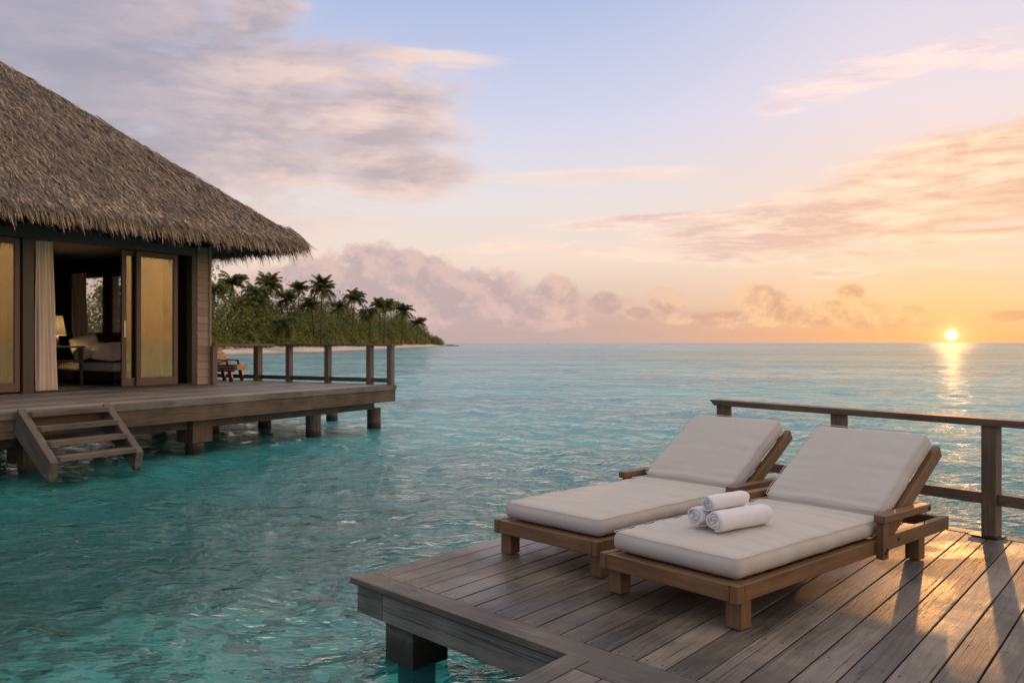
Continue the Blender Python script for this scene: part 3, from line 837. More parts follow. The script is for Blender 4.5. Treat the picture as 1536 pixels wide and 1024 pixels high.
mb = MB(); wstrip(mb, .02, .06, .02, 5.4, ZD - .2, zt - .034, 1); mb.build('fascia_board', 'fascia_wood', walk, .004)
mb = MB(); f0 = isect(Wp + qd * .3, pd, Wp - nrm_q * .5, qd) - Fp; mb.box(f0.x - .1, f0.x + .1, f0.y - .1, f0.y + .1, -1.9, ZD - .04, axis=2)
mb.build('pile', 'pile_wood', walk, .006)

# railing on the far edge
rail = thing('deck_railing', 'brown timber railing along the far edge of the sun deck', 'railing', (post1.x, post1.y, ZD), math.atan2(rd.y, rd.x))
sp = (post3 - post1).length / 2; RH = .853
for k in range(4):
    m1 = MB(); m1.box(k * sp - .05, k * sp + .05, -.05, .05, .0125, RH - .052, axis=2); po = m1.build('post', 'rail_wood', rail, .004)
    m2 = MB(); m2.box(k * sp - .13, k * sp + .075, -.085, .07, .0035, .0125); pl = m2.build('base_plate', 'dark_metal', po, .002)
m1 = MB(); x0, x1 = -.12, 4 * sp
m1.hexa([(x0 + .05, -.065, RH - .052), (x1, -.065, RH - .052), (x1, .065, RH - .052), (x0 + .05, .065, RH - .052), (x0, -.07, RH), (x1, -.07, RH), (x1, .07, RH), (x0, .07, RH)], 0)
m1.build('handrail', 'rail_wood', rail, .004)
for k in range(3):
    m1 = MB(); m1.box(k * sp + .051, (k + 1) * sp - .051, -.022, .022, .235, .315, axis=0); m1.build('lower_rail', 'rail_wood', rail, .003)

# ================================================================== loungers
LL, LW = 2.46, .89
def cushion_deform(a, b, c, seed, back=False):
    r = random.Random(seed); ph = [r.uniform(0, 6.28) for _ in range(12)]
    def f(p):
        u, v_ = p.x / a, p.y / b; top = max(0, p.z / c)
        q = Vector(p)
        crown = .021 * (1 - u * u) * (1 - v_ * v_)
        q.z += crown * (1 if p.z > 0 else 0)
        # creases running in from the long sides, strongest near the sides and the hinge
        edge = max(0, abs(v_) - .25) / .75
        hin = max(0, (-u if back else u) * .9 + .15)
        wr = 0
        for k in range(4):
            wr += math.sin(p.x * (26 + 17 * k) + p.y * (7 - 3 * k) * (1 if v_ > 0 else -1) + ph[k] + 1.3 * math.sin(p.x * 5 + ph[k + 4])) / (1 + .5 * k)
        amt = (.0026 if back else .0056) * (.12 + .9 * edge ** 1.5 + .75 * hin)
        q.z += wr * amt * top * (1 - .85 * abs(v_) ** 7) * (1 - .7 * abs(u) ** 14)
        wl = math.sin(p.x * 13 + ph[8]) + .7 * math.sin(p.x * 29 + ph[9] + p.z * 12)
        q.y += .0035 * wl * abs(v_) ** 8 * (1 if v_ > 0 else -1)
        q.x += .003 * math.sin(p.y * 17 + ph[10]) * abs(u) ** 12 * (1 if u > 0 else -1)
        q.z += .004 * math.sin(p.x * 3.1 + ph[11]) * top
        bul = .013 * (1 - (p.z / c) ** 2)
        q.y += bul * (1 if v_ > 0 else -1) * abs(v_) ** 6 * (1 - u ** 6)
        q.x += bul * (1 if u > 0 else -1) * abs(u) ** 12 * (1 - v_ ** 6)
        return q
    return f
def cushion(name, L_, W_, H_, seed, parent, M, back=False):
    a, b, c_ = L_ / 2, W_ / 2, H_ / 2
    f = cushion_deform(a, b, c_, seed, back)
    V, Fc = rounded_box(a, b, c_, .046, 110, 56, 10, f)
    m = MB(); m.raw([M @ v for v in V], Fc); o = m.build(name, 'cushion_fabric', parent, smooth=True)
    # piped seam round the upper edge
    ring = []; rr_ = .034
    def corner(cx, cy, t0):
        for k in range(6):
            t = t0 + math.pi / 2 * k / 5; ring.append((cx + .03 * math.cos(t), cy + .03 * math.sin(t)))
    def edge(p, q, n_):
        for k in range(1, n_): ring.append((p[0] + (q[0] - p[0]) * k / n_, p[1] + (q[1] - p[1]) * k / n_))
    A, B = a - .005, b - .005
    corner(A - .03, B - .03, 0); edge((A - .03, B), (-A + .03, B), 46); corner(-A + .03, B - .03, math.pi / 2); edge((-A, B - .03), (-A, -B + .03), 18)
    corner(-A + .03, -B + .03, math.pi); edge((-A + .03, -B), (A - .03, -B), 46); corner(A - .03, -B + .03, 1.5 * math.pi); edge((A, -B + .03), (A, B - .03), 18)
    path = [M @ f(Vector((x_, y_, c_ - .0065))) for x_, y_ in ring]; path.append(path[0])
    ms = MB(); ms.tube(path, .0026, 6, False); ms.build('piping', 'cushion_fabric', o, smooth=True)
    return o
def make_lounger():
    t = thing('sun_lounger', '', 'sun lounger', (0, 0, ZD + .004), 0, 'timber sun loungers on the deck')
    fh0, fh1 = .140, .226; th = .048
    for y0 in (0, LW - th):
        m = MB(); m.box(0.046, LL, y0, y0 + th, fh0, fh1, axis=0); m.build('side_rail', 'teak', t, .005)
    m = MB(); m.box(-.02, .045, 0.046, LW - .046, fh0 + .001, fh1 - .001, axis=1); m.build('end_rail', 'teak', t, .005)
    for y0 in (-.001, LW - .044):
        m = MB(); m.box(-.022, .045, y0, y0 + .045, fh0 - .002, fh1 + .001, axis=2); m.build('corner_block', 'teak', t, .004)
    m = MB(); m.box(LL - .05, LL - .003, th + .001, LW - th - .001, fh0 + .002, fh1 - .004, axis=1); m.build('end_rail', 'teak', t, .005)
    m = MB(); 
    for k in range(15):
        x = .06 + k * .105
        m.box(x, x + .075, th + .002, LW - th - .002, fh1 - .03, fh1 - .006, axis=1)
    m.build('seat_slats', 'teak', t, .002, seg=1)
    for x in (.03, 2.02):
        for y0 in (.012, LW - .102):
            m = MB(); m.box(x, x + .09, y0, y0 + .09, 0, fh0 - .002, axis=2); m.build('leg', 'teak', t, .005)
    # low arms bolted outside the rails
    for sy in (0, 1):
        yo = -.047 if sy == 0 else LW + .001
        m = MB(); m.box(1.40, 1.47, yo, yo + .046, .118, .335, axis=2); po = m.build('arm_post', 'teak', t, .004)
        m = MB(); ya = yo - .02 if sy == 0 else yo - .004
        m.hexa([(1.375, ya, .336), (2.02, ya, .330), (2.02, ya + .07, .330), (1.375, ya + .07, .336), (1.375, ya, .384), (2.02, ya, .376), (2.02, ya + .07, .376), (1.375, ya + .07, .384)], 0)
        ar = m.build('armrest', 'teak', t, .007)
        m = MB(); yb = yo - .006 if sy == 0 else yo + .04
        for (bx, bz) in ((1.425, .155), (1.452, .17)):
            m.tube([(bx, yb, bz), (bx, yb + .014, bz)], .009, 10)
        m.build('bolt', 'dark_metal', po)
        m = MB(); yc = -.006 if sy == 0 else LW - .008
        m.tube([(1.70, yc, .19), (1.70, yc + .014, .19)], .009, 10); 
        m.build('bolt', 'dark_metal', t)
        m = MB(); yd = ya - .005 if sy == 0 else ya + .062
        m.tube([(1.98, yd, .353), (1.98, yd + .014, .353)], .011, 10); m.build('bolt', 'dark_metal', ar)
    # raised back: hinge low on the frame
    ang = R(30.5); hx, hz = 1.60, .232
    B = Matrix.Translation((hx, LW / 2, hz)) @ Matrix.Rotation(-ang, 4, 'Y')
    bl = .86
    m = MB()
    for y0 in (-LW / 2 + .012, LW / 2 - .06):
        m.box(0, bl + .02, y0, y0 + .048, -.05, .034, B, 0)
    m.box(bl - .05, bl - .004, -LW / 2 + .101, LW / 2 - .101, -.028, .02, B, 1)
    br = m.build('backrest_frame', 'teak', t, .005)
    m = MB()
    for k in range(7): m.box(.05 + .11 * k, .125 + .11 * k, -LW / 2 + .101, LW / 2 - .101, .004, .026, B, 1)
    m.build('backrest_slats', 'teak', br, .002, seg=1)
    # prop strut and bracket that hold the back up
    for y0 in (.105, LW - .145):
        m = MB(); P1 = B @ Vector((.33, 0, -.03)); m.bar((P1.x, y0 + .02, P1.z), (1.72, y0 + .02, .20), .04, .055); st = m.build('prop_strut', 'teak', br, .003)
        m = MB(); m.box(P1.x - .02, P1.x + .045, y0 - .01, y0 - .004, P1.z - .05, P1.z + .012); m.build('bracket', 'steel', st, .001)
    m = MB()
    m.tube([(2.05, -.02, .37), (2.06, -.015, .30), (2.055, -.005, .228)], .003, 6); m.build('cord', 'dark_metal', t)
    M1 = Matrix.Translation((.035 + 1.56 / 2, LW / 2, fh1 + .004 + .056))
    cushion('seat_cushion', 1.56, LW - .06, .112, 1, t, M1)
    M2 = B @ Matrix.Translation((.44, 0, .03 + .061)); 
    cushion('back_cushion', .84, LW - .095, .118, 2, t, M2, True)
    return t
lg = make_lounger(); R_O, R_H = Vector((1.094, 4.006)), 48.9; L_O, L_H = Vector((.517, 4.906)), 45.8
lg.location = (R_O.x, R_O.y, ZD + .004); lg.rotation_euler = (0, 0, R(90 - R_H))
lg['label'] = 'teak lounger with cream cushions carrying the rolled white towels'
l2 = copy_tree(lg); l2.location = (L_O.x, L_O.y, ZD + .004); l2.rotation_euler = (0, 0, R(90 - L_H))
l2['label'] = 'teak lounger with bare cream cushions beside the water, nothing on it'

# rolled towels
def towel(label, p, heading, rad, L_, zc, seed, squash=.93):
    r = random.Random(seed); turns = 3.6; n_ = int(turns * 22); th = rad / (turns + .9); V = []; Fc = []
    nl = 26; prof = []
    for i in range(n_ + 1):
        a = 2 * math.pi * turns * i / n_; ro = rad * .10 + (rad * .90) * i / n_
        prof.append((a, ro))
    start = r.uniform(0, 6.28)
    rows = []
    for j in range(nl + 1):
        s_ = -L_ / 2 + L_ * j / nl; e = min(1, (L_ / 2 - abs(s_)) / .025); sh = 1 - .10 * (1 - e) ** 2
        wob = 1 + .012 * math.sin(s_ * 31 + seed) + .01 * math.sin(s_ * 57 + 2 * seed)
        row = []
        for (a, ro) in prof:
            t2 = th * (.955 if e >= 1 else .955 - .12 * (1 - e))
            jag = .006 * math.sin(a * 2.3 + seed) * (1 if j in (0, nl) else .6)
            for rr_ in (ro, max(.002, ro - t2)):
                q = rr_ * sh * wob * (1 + .02 * math.sin(3 * a + s_ * 9 + seed))
                row.append((s_ + jag * (1 if s_ < 0 else -1), q * math.cos(a + start), q * math.sin(a + start) * squash))
        rows.append(row)
    m = len(prof) * 2
    for row in rows: V.extend(row)
    for j in range(nl):
        for i in range(n_):
            a, b = i * 2, (i + 1) * 2; o_, o2 = j * m, (j + 1) * m
            Fc.append((o_ + a, o_ + b, o2 + b, o2 + a)); Fc.append((o_ + b + 1, o_ + a + 1, o2 + a + 1, o2 + b + 1))
        a = n_ * 2; Fc.append((o_ + a, o_ + a + 1, o2 + a + 1, o2 + a))
    for o_, fl in ((0, False), (nl * m, True)):
        for i in range(n_):
            a, b = i * 2, (i + 1) * 2; q = (o_ + a, o_ + a + 1, o_ + b + 1, o_ + b); Fc.append(q[::-1] if fl else q)
    mb_ = MB(); mb_.raw(V, Fc); o = mb_.build('rolled_towel', 'terry_towel', None, smooth=True)
    o.location = (p.x, p.y, zc); o.rotation_euler = (0, 0, R(90 - heading))
    return tag(o, label, 'towel', 'rolled white towels on the lounger')
ct = ZD + .004 + .226 + .004 + .112 + .016
hd = 56.0; tdv = Vector((math.sin(R(hd)), math.cos(R(hd)))); tw = Vector((tdv.y, -tdv.x))
e1 = ground(1068, 801, ct).xy
ra_, rb_, rc_ = .067, .066, .052
pA = e1 + tdv * .22
towel('front right rolled white towel of the lower pair on the cushion', pA, hd, ra_, .42, ct + ra_ * .93 + .006, 1)
pB = pA - tw * .142 - tdv * .01
towel('lower rolled white towel at the back left, under the small one', pB, hd, rb_, .40, ct + rb_ * .93 + .006, 2)
pC = pA - tw * .071 - tdv * .035
towel('small rolled white towel lying on top of the other two', pC, hd - 2, rc_, .31, ct + .154, 3)

# ================================================================== villa
ZV = .92
ES = Vector((math.sin(R(29.8)), math.cos(R(29.8)))); EN = Vector((ES.y, -ES.x))     # along the facade away from the viewer; outwards
_b = ground(0, 594, ZV).xy
O2 = isect(_b, ES, Vector((0, 0)), Vector(((313 - 768) / F_PX, 1)))
VROT = math.atan2(ES.y, ES.x); VL = (O2.x, O2.y, ZV)
def vl(p):      # world plan -> villa plan
    r_ = p - O2; return Vector((r_.dot(ES), -r_.dot(EN)))
def fx(px, y=0.0):    # picture x on the plane y -> villa x
    q = O2 - EN * y; return vl(isect(q, ES, Vector((0, 0)), Vector(((px - 768) / F_PX, 1)))).x
def sy(px, x=0.0):    # picture x on the plane x -> villa y
    q = O2 + ES * x; return vl(isect(q, -EN, Vector((0, 0)), Vector(((px - 768) / F_PX, 1)))).y
def vz(x, y, py):     # height over villa deck at picture y
    w = O2 + ES * x - EN * y; return EYE + (HOR - py) / F_PX * w.y - ZV
def vloc(px, D): return vl(Vector(((px - 768) / F_PX * D, D)))
villa = thing('beach_villa', 'thatched overwater villa with glass sliding doors', 'villa', VL, VROT)
EV = 1.37; HL = 5.6               # overhang, half roof side
xa, xb = -(2 * HL - 2 * EV), 0.0; DP = 2 * HL - 2 * EV
HD = 2.70                         # door head
# floor and ceiling
mb = MB(); mb.box(xa, xb, -.012, DP, .003, .03); mb.build('floor', 'floor_stone', villa)
mb = MB(); mb.box(xa + .1, xb - .1, .1, DP - .1, 2.86, 2.9); mb.build('ceiling', 'plaster', villa)
# facade post positions from the picture
X = {k: fx(k) for k in (-60, 0, 22, 30, 33, 50, 183, 190, 205, 208, 217, 258, 265, 288, 295, 313)}
mb = MB()
mb.box(xa, xb - .002, .0, .16, HD, 2.95, axis=0); mb.build('door_head_beam', 'frame_wood', villa, .008)
mb = MB(); mb.box(X[33], X[50], -.03, .15, .004, HD - .002, axis=2); mb.build('door_post', 'frame_wood', villa, .006)
mb = MB(); mb.box(X[288] - .01, X[295], -.012, .15, .004, HD - .002, axis=2); mb.build('door_post', 'frame_wood', villa, .004)
mb = MB(); mb.box(X[50] + .002, X[288] - .012, -.02, .145, .031, .055, axis=0); mb.build('door_track', 'dark_metal', villa, .003)
# lapped siding on the corner and along the end wall
mb = MB()
k = 0; zz = .02
while zz < 2.9:
    z1 = min(zz + .158, 2.94)
    for (x0_, x1_) in ((X[295] + .002, 0.0),):
        mb.hexa([(x0_, -.028, zz), (x1_, -.028, zz), (x1_, .13, zz), (x0_, .13, zz), (x0_, -.012, z1), (x1_, -.012, z1), (x1_, .13, z1), (x0_, .13, z1)], 0)
    zz += .16
mb.build('siding', 'siding_wood', villa, .002, seg=1)
mb = MB(); mb.box(-.02, .035, -.05, .02, .0, 2.93, axis=2); mb.build('corner_board', 'siding_wood', villa, .004)
# end wall (x = 0) with two windows cut where daylight shows through the room
wx = -.12
yw = [sy(131 - 24, wx), sy(157, wx), sy(168, wx), sy(184, wx)]
yw = sorted(yw)          # larger picture x = nearer the facade
zs0 = vz(wx, sy(143, wx), 502); zs1 = vz(wx, sy(143, wx), 413)
ys = [.131, yw[0], yw[1], yw[2], yw[3], DP]
mb = MB()
mb.box(wx, 0, ys[0], ys[5], .0, zs0); mb.box(wx, 0, ys[0], ys[5], zs1, 2.94)
for a, b in ((ys[0], ys[1]), (ys[2], ys[3]), (ys[4], ys[5])): mb.box(wx, 0, a, b, zs0, zs1)
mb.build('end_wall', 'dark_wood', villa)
for a, b in ((ys[1], ys[2]), (ys[3], ys[4])):
    m = MB(); t_ = .05
    m.box(wx - .02, .02, a - .02, a + t_, zs0 - .02, zs1 + .02, axis=2); m.box(wx - .02, .02, b - t_, b + .02, zs0 - .02, zs1 + .02, axis=2)
    m.box(wx - .018, .018, a + t_, b - t_, zs0 - .018, zs0 + t_, axis=1); m.box(wx - .018, .018, a + t_, b - t_, zs1 - t_, zs1 + .018, axis=1)
    w_ = m.build('window', 'door_wood', villa, .003)
    m = MB(); m.box(wx + .05, wx + .056, a + t_, b - t_, zs0 + t_, zs1 - t_); m.build('pane', 'clear_glass', w_)
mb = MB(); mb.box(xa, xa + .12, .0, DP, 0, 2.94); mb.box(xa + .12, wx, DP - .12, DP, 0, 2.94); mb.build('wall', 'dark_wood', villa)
# sliding doors
def sliding_door(x0_, x1_, y0, st=.085, handle=None, pane=True):
    m = MB(); z0, z1 = .056, HD - .015
    m.box(x0_, x0_ + st, y0, y0 + .045, z0, z1, axis=2); m.box(x1_ - st, x1_, y0, y0 + .045, z0, z1, axis=2)
    m.box(x0_ + st, x1_ - st, y0 + .002, y0 + .043, z0, z0 + .16, axis=0); m.box(x0_ + st, x1_ - st, y0 + .002, y0 + .043, z1 - .11, z1, axis=0)
    d = m.build('sliding_door', 'door_wood', villa, .004)
    if pane:
        m = MB(); m.box(x0_ + st - .01, x1_ - st + .01, y0 + .019, y0 + .026, z0 + .15, z1 - .10); m.build('pane', 'window_glass', d)
    if handle is not None:
        m = MB(); m.box(handle - .02, handle + .02, y0 - .016, y0 - .001, 1.0, 1.32); m.build('handle', 'steel', d, .004)
    return d
sliding_door(X[205], X[265] + .03, .0, .10)
sliding_door(fx(183, .06), fx(183, .06) + 1.05, .062, .10, fx(187, .06))
sliding_door(X[-60] - 1.2, X[30], .0, .09)
mb = MB(); mb.box(xa + .1, X[-60] - 1.25, .0, .12, .0, HD - .01); mb.build('wall', 'siding_wood', villa)
# thatched roof: solid core under layered strands
zE = 4.03 - ZV; zA = zE + HL * .815
cx, cy = -HL + EV, HL - EV
mb = MB()
cs_ = [(cx - HL, cy - HL), (cx + HL, cy - HL), (cx + HL, cy + HL), (cx - HL, cy + HL)]
mb.raw([(x_ * 1, y_, zE - .05) for x_, y_ in cs_] + [(cx, cy, zA - .05)], [(0, 1, 4), (1, 2, 4), (2, 3, 4), (3, 0, 4)])
ins = .12
c2 = [(cx - HL + ins, cy - HL + ins), (cx + HL - ins, cy - HL + ins), (cx + HL - ins, cy + HL - ins), (cx - HL + ins, cy + HL - ins)]
mb.raw([(x_, y_, zE - .16) for x_, y_ in c2] + [(cx, cy, zE + .6)], [(1, 0, 4), (2, 1, 4), (3, 2, 4), (0, 3, 4)])
mb.raw([(x_, y_, zE - .05) for x_, y_ in cs_] + [(x_, y_, zE - .16) for x_, y_ in c2], [(1, 0, 4, 5), (2, 1, 5, 6), (3, 2, 6, 7), (0, 3, 7, 4)])
roof = mb.build('roof', 'thatch_base', villa)
def strands(origin, side, up, n_rows, count, length, width, lift, tip_drop, jit, spread=.30):
    """strands lying down a slope: origin points (n,3) are the root ends"""
    n_ = len(origin); dn = -up
    d = dn + side * rng.normal(0, spread, (n_, 1)); d /= np.linalg.norm(d, axis=1)[:, None]
    nrm = np.cross(side, up); nrm = nrm / np.linalg.norm(nrm)
    if nrm[2] < 0: nrm = -nrm
    Ls = length * rng.uniform(.6, 1.25, (n_, 1)); Wd = width * rng.uniform(.5, 1.3, (n_, 1))
    lat = np.cross(d, nrm); lat /= np.linalg.norm(lat, axis=1)[:, None]
    rs = rng.normal(0, .35, (n_, 1)); lat = lat + nrm * rs
    l0 = nrm * rng.uniform(0, lift, (n_, 1)); l1 = nrm * (lift * rng.uniform(.5, 1.6, (n_, 1)))
    p0 = origin + l0; p1 = p0 + d * Ls * .5 + l1 * .5; bend = side * rng.normal(0, .06, (n_, 1)) * Ls
    p2 = p0 + d * Ls + l1 * .6 + bend + np.array([0, 0, -1.0]) * tip_drop * rng.uniform(.4, 1.3, (n_, 1))
    V = np.stack([p0 - lat * Wd / 2, p0 + lat * Wd / 2, p1 - lat * Wd / 2, p1 + lat * Wd / 2, p2 - lat * Wd * .12, p2 + lat * Wd * .12], 1)
    return V
def face_pts(n_, A, B, T):
    r1, r2 = rng.random(n_), rng.random(n_); s1 = np.sqrt(r1)
    return (1 - s1)[:, None] * A + (s1 * (1 - r2))[:, None] * B + (s1 * r2)[:, None] * T
A, B_, C_, D_ = [np.array((x_, y_, zE)) for x_, y_ in cs_]; T_ = np.array((cx, cy, zA))
all_v = []; fringe_v = []
def face(Ai, Bi, n_, nf, t0=0.0):
    side = (Bi - Ai) / np.linalg.norm(Bi - Ai); mid = (Ai + Bi) / 2; up = (T_ - mid) / np.linalg.norm(T_ - mid)
    O_ = face_pts(n_, Ai, Bi, T_)
    all_v.append(strands(O_, side, up, 0, 0, .34, .0135, .045, .02, 0, .26))
    # ridge capping along the hip edges
    for E_ in (Ai, Bi):
        tt = rng.random((n_ // 40, 1)); O_ = E_ + (T_ - E_) * tt
        all_v.append(strands(O_ + rng.normal(0, .02, O_.shape), side, up, 0, 0, .36, .02, .01, .02, 0, .4))
    # thick eave fringe, several layers
    nf0 = nf
    for lay_, (off, ln, dr) in enumerate(((.30, .44, .08), (.20, .38, .10), (.11, .33, .12), (.04, .33, .19), (.42, .46, .06))):
        nf = int(nf0 * (.45 if lay_ == 3 else 1))
        tt = t0 + (1 - t0) * rng.random((nf, 1)); O_ = Ai + (Bi - Ai) * tt + up * off * rng.uniform(.7, 1.3, (nf, 1))
        clump = .5 + .5 * np.sin(tt * 190 + 2.0 * np.sin(tt * 63)) 
        v = strands(O_, side, up, 0, 0, ln, .019, .04, dr, 0, .17)
        v[:, 4:6, 2] -= (clump * .10 * rng.uniform(.2, 1.2, clump.shape))[:, :, None].reshape(-1, 1)
        fringe_v.append(v)
    # hanging under-layer seen from below
    tt = t0 + (1 - t0) * rng.random((nf, 1)); O_ = Ai + (Bi - Ai) * tt + up * .12; O_[:, 2] -= .10
    v = strands(O_, side, np.array((0, 0, 1.0)) * .9 + up * .3, 0, 0, .20, .03, .02, .05, 0, .2); all_v.append(v)
face(A, B_, 105000, 3400); face(B_, C_, 4500, 2600, .035); face(D_, A, 2500, 500)
V = np.concatenate(all_v); n_ = len(V); idx = np.arange(n_)[:, None] * 6
Fq = np.concatenate([idx + np.array([[0, 1, 3, 2]]), idx + np.array([[2, 3, 5, 4]])])
np_mesh('thatch', V.reshape(-1, 3), Fq, 'thatch', roof)
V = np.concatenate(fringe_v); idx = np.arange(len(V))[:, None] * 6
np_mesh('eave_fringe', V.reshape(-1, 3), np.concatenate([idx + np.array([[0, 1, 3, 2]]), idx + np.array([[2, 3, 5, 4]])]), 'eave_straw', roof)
# eave beam and rafters under the overhang
mb = MB()
for k in range(9):
    x_ = xa + .4 + k * (xb - xa - .8) / 8
    mb.bar((x_, .2, 2.93), (x_, -EV + .35, 2.93 - .02), .06, .12)
mb.build('rafter', 'dark_wood', villa)

# villa deck
vdeck = thing('villa_deck', 'weathered plank terrace on piles around the villa', 'deck', VL, VROT)
C1 = vl(ground(595, 577, ZV).xy); dx1, dy0 = C1.x, C1.y       # right end, front edge
DX0 = -9.5; DY1 = 4.3
mb = MB(); y_ = dy0 + .15
while y_ < .02:
    y2 = min(y_ + .135, .0)
    if y2 - y_ > .004: mb.box(DX0, dx1 - .15, y_, y2, -.035, random.uniform(-.001, .001), axis=0)
    y_ += .142
y_ = .04
while y_ < DY1:
    mb.box(.04, dx1 - .15, y_, y_ + .135, -.035, 0, axis=0); y_ += .142
mb.build('deck_boards', 'villa_deck_wood', vdeck, .002, seg=1)
mb = MB(); mb.box(DX0, dx1, dy0, dy0 + .146, -.10, .004, axis=0); mb.build('edge_board', 'villa_deck_wood', vdeck, .006)
mb = MB(); mb.box(dx1 - .146, dx1, dy0 + .148, DY1, -.10, .003, axis=1); mb.build('edge_board', 'villa_deck_wood', vdeck, .006)
mb = MB(); mb.box(DX0, dx1 - .012, dy0 + .02, dy0 + .07, -.345, -.101, axis=0); mb.build('fascia_board', 'villa_fascia_wood', vdeck, .004)
mb = MB(); mb.box(dx1 - .07, dx1 - .02, dy0 + .072, DY1, -.345, -.101, axis=1); mb.build('fascia_board', 'villa_fascia_wood', vdeck, .004)
mb = MB()
for yy in (dy0 + .55, dy0 + 2.5, 1.6): mb.box(DX0 + .2, dx1 - .16, yy - .08, yy + .08, -.52, -.30, axis=0)
mb.build('beam', 'pile_wood', vdeck, .004)
mb = MB()
for xx in np.arange(DX0 + .3, dx1 - .3, .7): mb.box(xx, xx + .06, dy0 + .075, DY1 if xx > .1 else -.02, -.30, -.04, axis=1)
mb.build('joist', 'pile_wood', vdeck)
def vpile(x_, y_, blk, w_=.14):
    m = MB(); m.tube([(x_, y_, -2.9), (x_, y_, -.50 if not blk else -.70)], w_, 14); o = m.build('pile', 'pile_wood', vdeck)
    if blk:
        m = MB(); m.box(x_ - .2, x_ + .2, y_ - .2, y_ + .2, -.75, -.347, axis=2); m.build('pile_cap', 'villa_fascia_wood', o, .006)
for px, blk in ((292, True), (470, False), (561, False)):
    yy = dy0 + .55; vpile(fx(px, yy), yy, blk, .15)
for px in (318, 397, 498):
    yy = dy0 + 2.5; vpile(fx(px, yy), yy, False)
for xx in (-5.5, -8.5): vpile(xx, dy0 + .55, True); vpile(xx, dy0 + 2.5, False)
for xx in (-7, -3.5, 0, 1.4): vpile(xx, 1.6, False)

# villa deck railing along its end
vr = thing('villa_railing', 'timber railing with square posts at the end of the villa terrace', 'railing', VL, VROT)
xr = dx1 - .09; RT = .865
ends_ = [(555, .0), (492, .0), (434, .0), (387, .0)]
ypos = [dy0 + .09] + [sy(px, xr) for px, _ in ends_]
for k, yy in enumerate(ypos):
    w_ = .06 if k != 4 else .075
    m = MB(); m.box(xr - w_, xr + w_, yy - w_, yy + w_, .005, RT - .046, axis=2); m.build('post', 'villa_rail_wood', vr, .004)
m = MB(); m.box(xr - .08, xr + .08, dy0 + .0, sy(300, xr), RT - .045, RT, axis=1); m.build('handrail', 'villa_rail_wood', vr, .004)
m = MB(); m.box(xr - .03, xr + .03, dy0 + .16, sy(300, xr), .05, .14, axis=1); m.build('lower_rail', 'pile_wood', vr, .003)
pq = vl(ground(320, 577, ZV).xy)
m = MB(); m.box(pq.x - .06, pq.x + .06, pq.y - .06, pq.y + .06, .005, RT - .046, axis=2); m.build('post', 'villa_rail_wood', vr, .004)
m = MB(); m.bar((.05, pq.y, RT - .0225), (xr - .082, pq.y + .02, RT - .0225), .1, .044); m.build('handrail', 'villa_rail_wood', vr, .003)

# stairs into the water
xl, xrr = fx(28, dy0), fx(156, dy0)
st = thing('water_stairs', 'weathered open wooden stairs from the villa terrace into the water', 'stairs', VL, VROT)
run = .74; zt_, zb_ = .03, -.73
for x_ in (xl, xrr):
    m = MB(); w_ = .055; hh = .14
    m.hexa([(x_ - w_, dy0 - run, zb_ - hh), (x_ + w_, dy0 - run, zb_ - hh), (x_ + w_, dy0 + .02, zt_ - 2.2 * hh), (x_ - w_, dy0 + .02, zt_ - 2.2 * hh),
            (x_ - w_, dy0 - run - .06, zb_ + hh * .9), (x_ + w_, dy0 - run - .06, zb_ + hh * .9), (x_ + w_, dy0 - .06, zt_ + .01), (x_ - w_, dy0 - .06, zt_ + .01)], 1)
    m.build('stringer', 'stair_wood', st, .006)
for k in range(4):
    f = (.02, .29, .56, .83)[k]; y_ = dy0 - .07 - run * f; z_ = zt_ - .02 + (zb_ - zt_ + .10) * f
    m = MB(); m.box(xl + .056, xrr - .056, y_ - .13, y_ + .13, z_ - .066, z_, axis=0); m.build('tread', 'stair_wood', st, .006)

# ================================================================== villa contents
def curtain(name, label, M, wt, wb, h, mat='curtain_fabric', pleats=7, amp=.035, group=None):
    """hanging cloth in local x (width) and z (height)"""
    n1, n2 = pleats * 10, 14; V = []; Fq = []
    for j in range(n2 + 1):
        f = j / n2
        for i in range(n1 + 1):
            u = i / n1; w_ = wb + (wt - wb) * f
            x_ = u * w_; y_ = amp * (1.2 - .5 * f) * math.sin(u * pleats * 2 * math.pi + .5 * math.sin(f * 3 + u * 9)) + .01 * math.sin(f * 5 + u * 20)
            V.append(M @ Vector((x_, y_, f * h)))
    for j in range(n2):
        for i in range(n1): k = j * (n1 + 1) + i; Fq.append((k, k + 1, k + n1 + 2, k + n1 + 1))
    o = np_mesh(name, V, Fq, mat, smooth=True)
    return tag(o, label, 'curtain', group)
VM = Matrix.Translation(VL) @ Matrix.Rotation(VROT, 4, 'Z')
x0_, x1_, x2_ = fx(49, .13), fx(73, .13), fx(82, .13)
curtain('curtain', 'pale gathered curtain at the left of the open villa doorway', VM @ Matrix.Translation((x0_ + .02, .07, .035)), x1_ - x0_, x2_ - x0_, HD - .05, pleats=5)
curtain('curtain', 'sheer curtain behind the glass door right of the doorway', VM @ Matrix.Translation((X[205] + .08, .28, .035)), X[265] - X[205], X[265] - X[205], HD - .05, 'sheer_fabric', pleats=9, amp=.03)
curtain('curtain', 'sheer curtain behind the glass door at the left edge', VM @ Matrix.Translation((X[-60] - 1.1, .25, .035)), X[30] - X[-60] + 1.0, X[30] - X[-60] + 1.0, HD - .05, 'sheer_fabric', pleats=11, amp=.03)
ya_, yb_ = sy(109, wx - .1), sy(133, wx - .1)
curtain('curtain', 'pale curtain beside the far window inside the villa', VM @ Matrix.Translation((wx - .12, ya_, zs0 - .5)) @ Matrix.Rotation(R(-90), 4, 'Z'), ya_ - yb_ - .05, ya_ - yb_ + .05, zs1 - zs0 + .56, pleats=4)

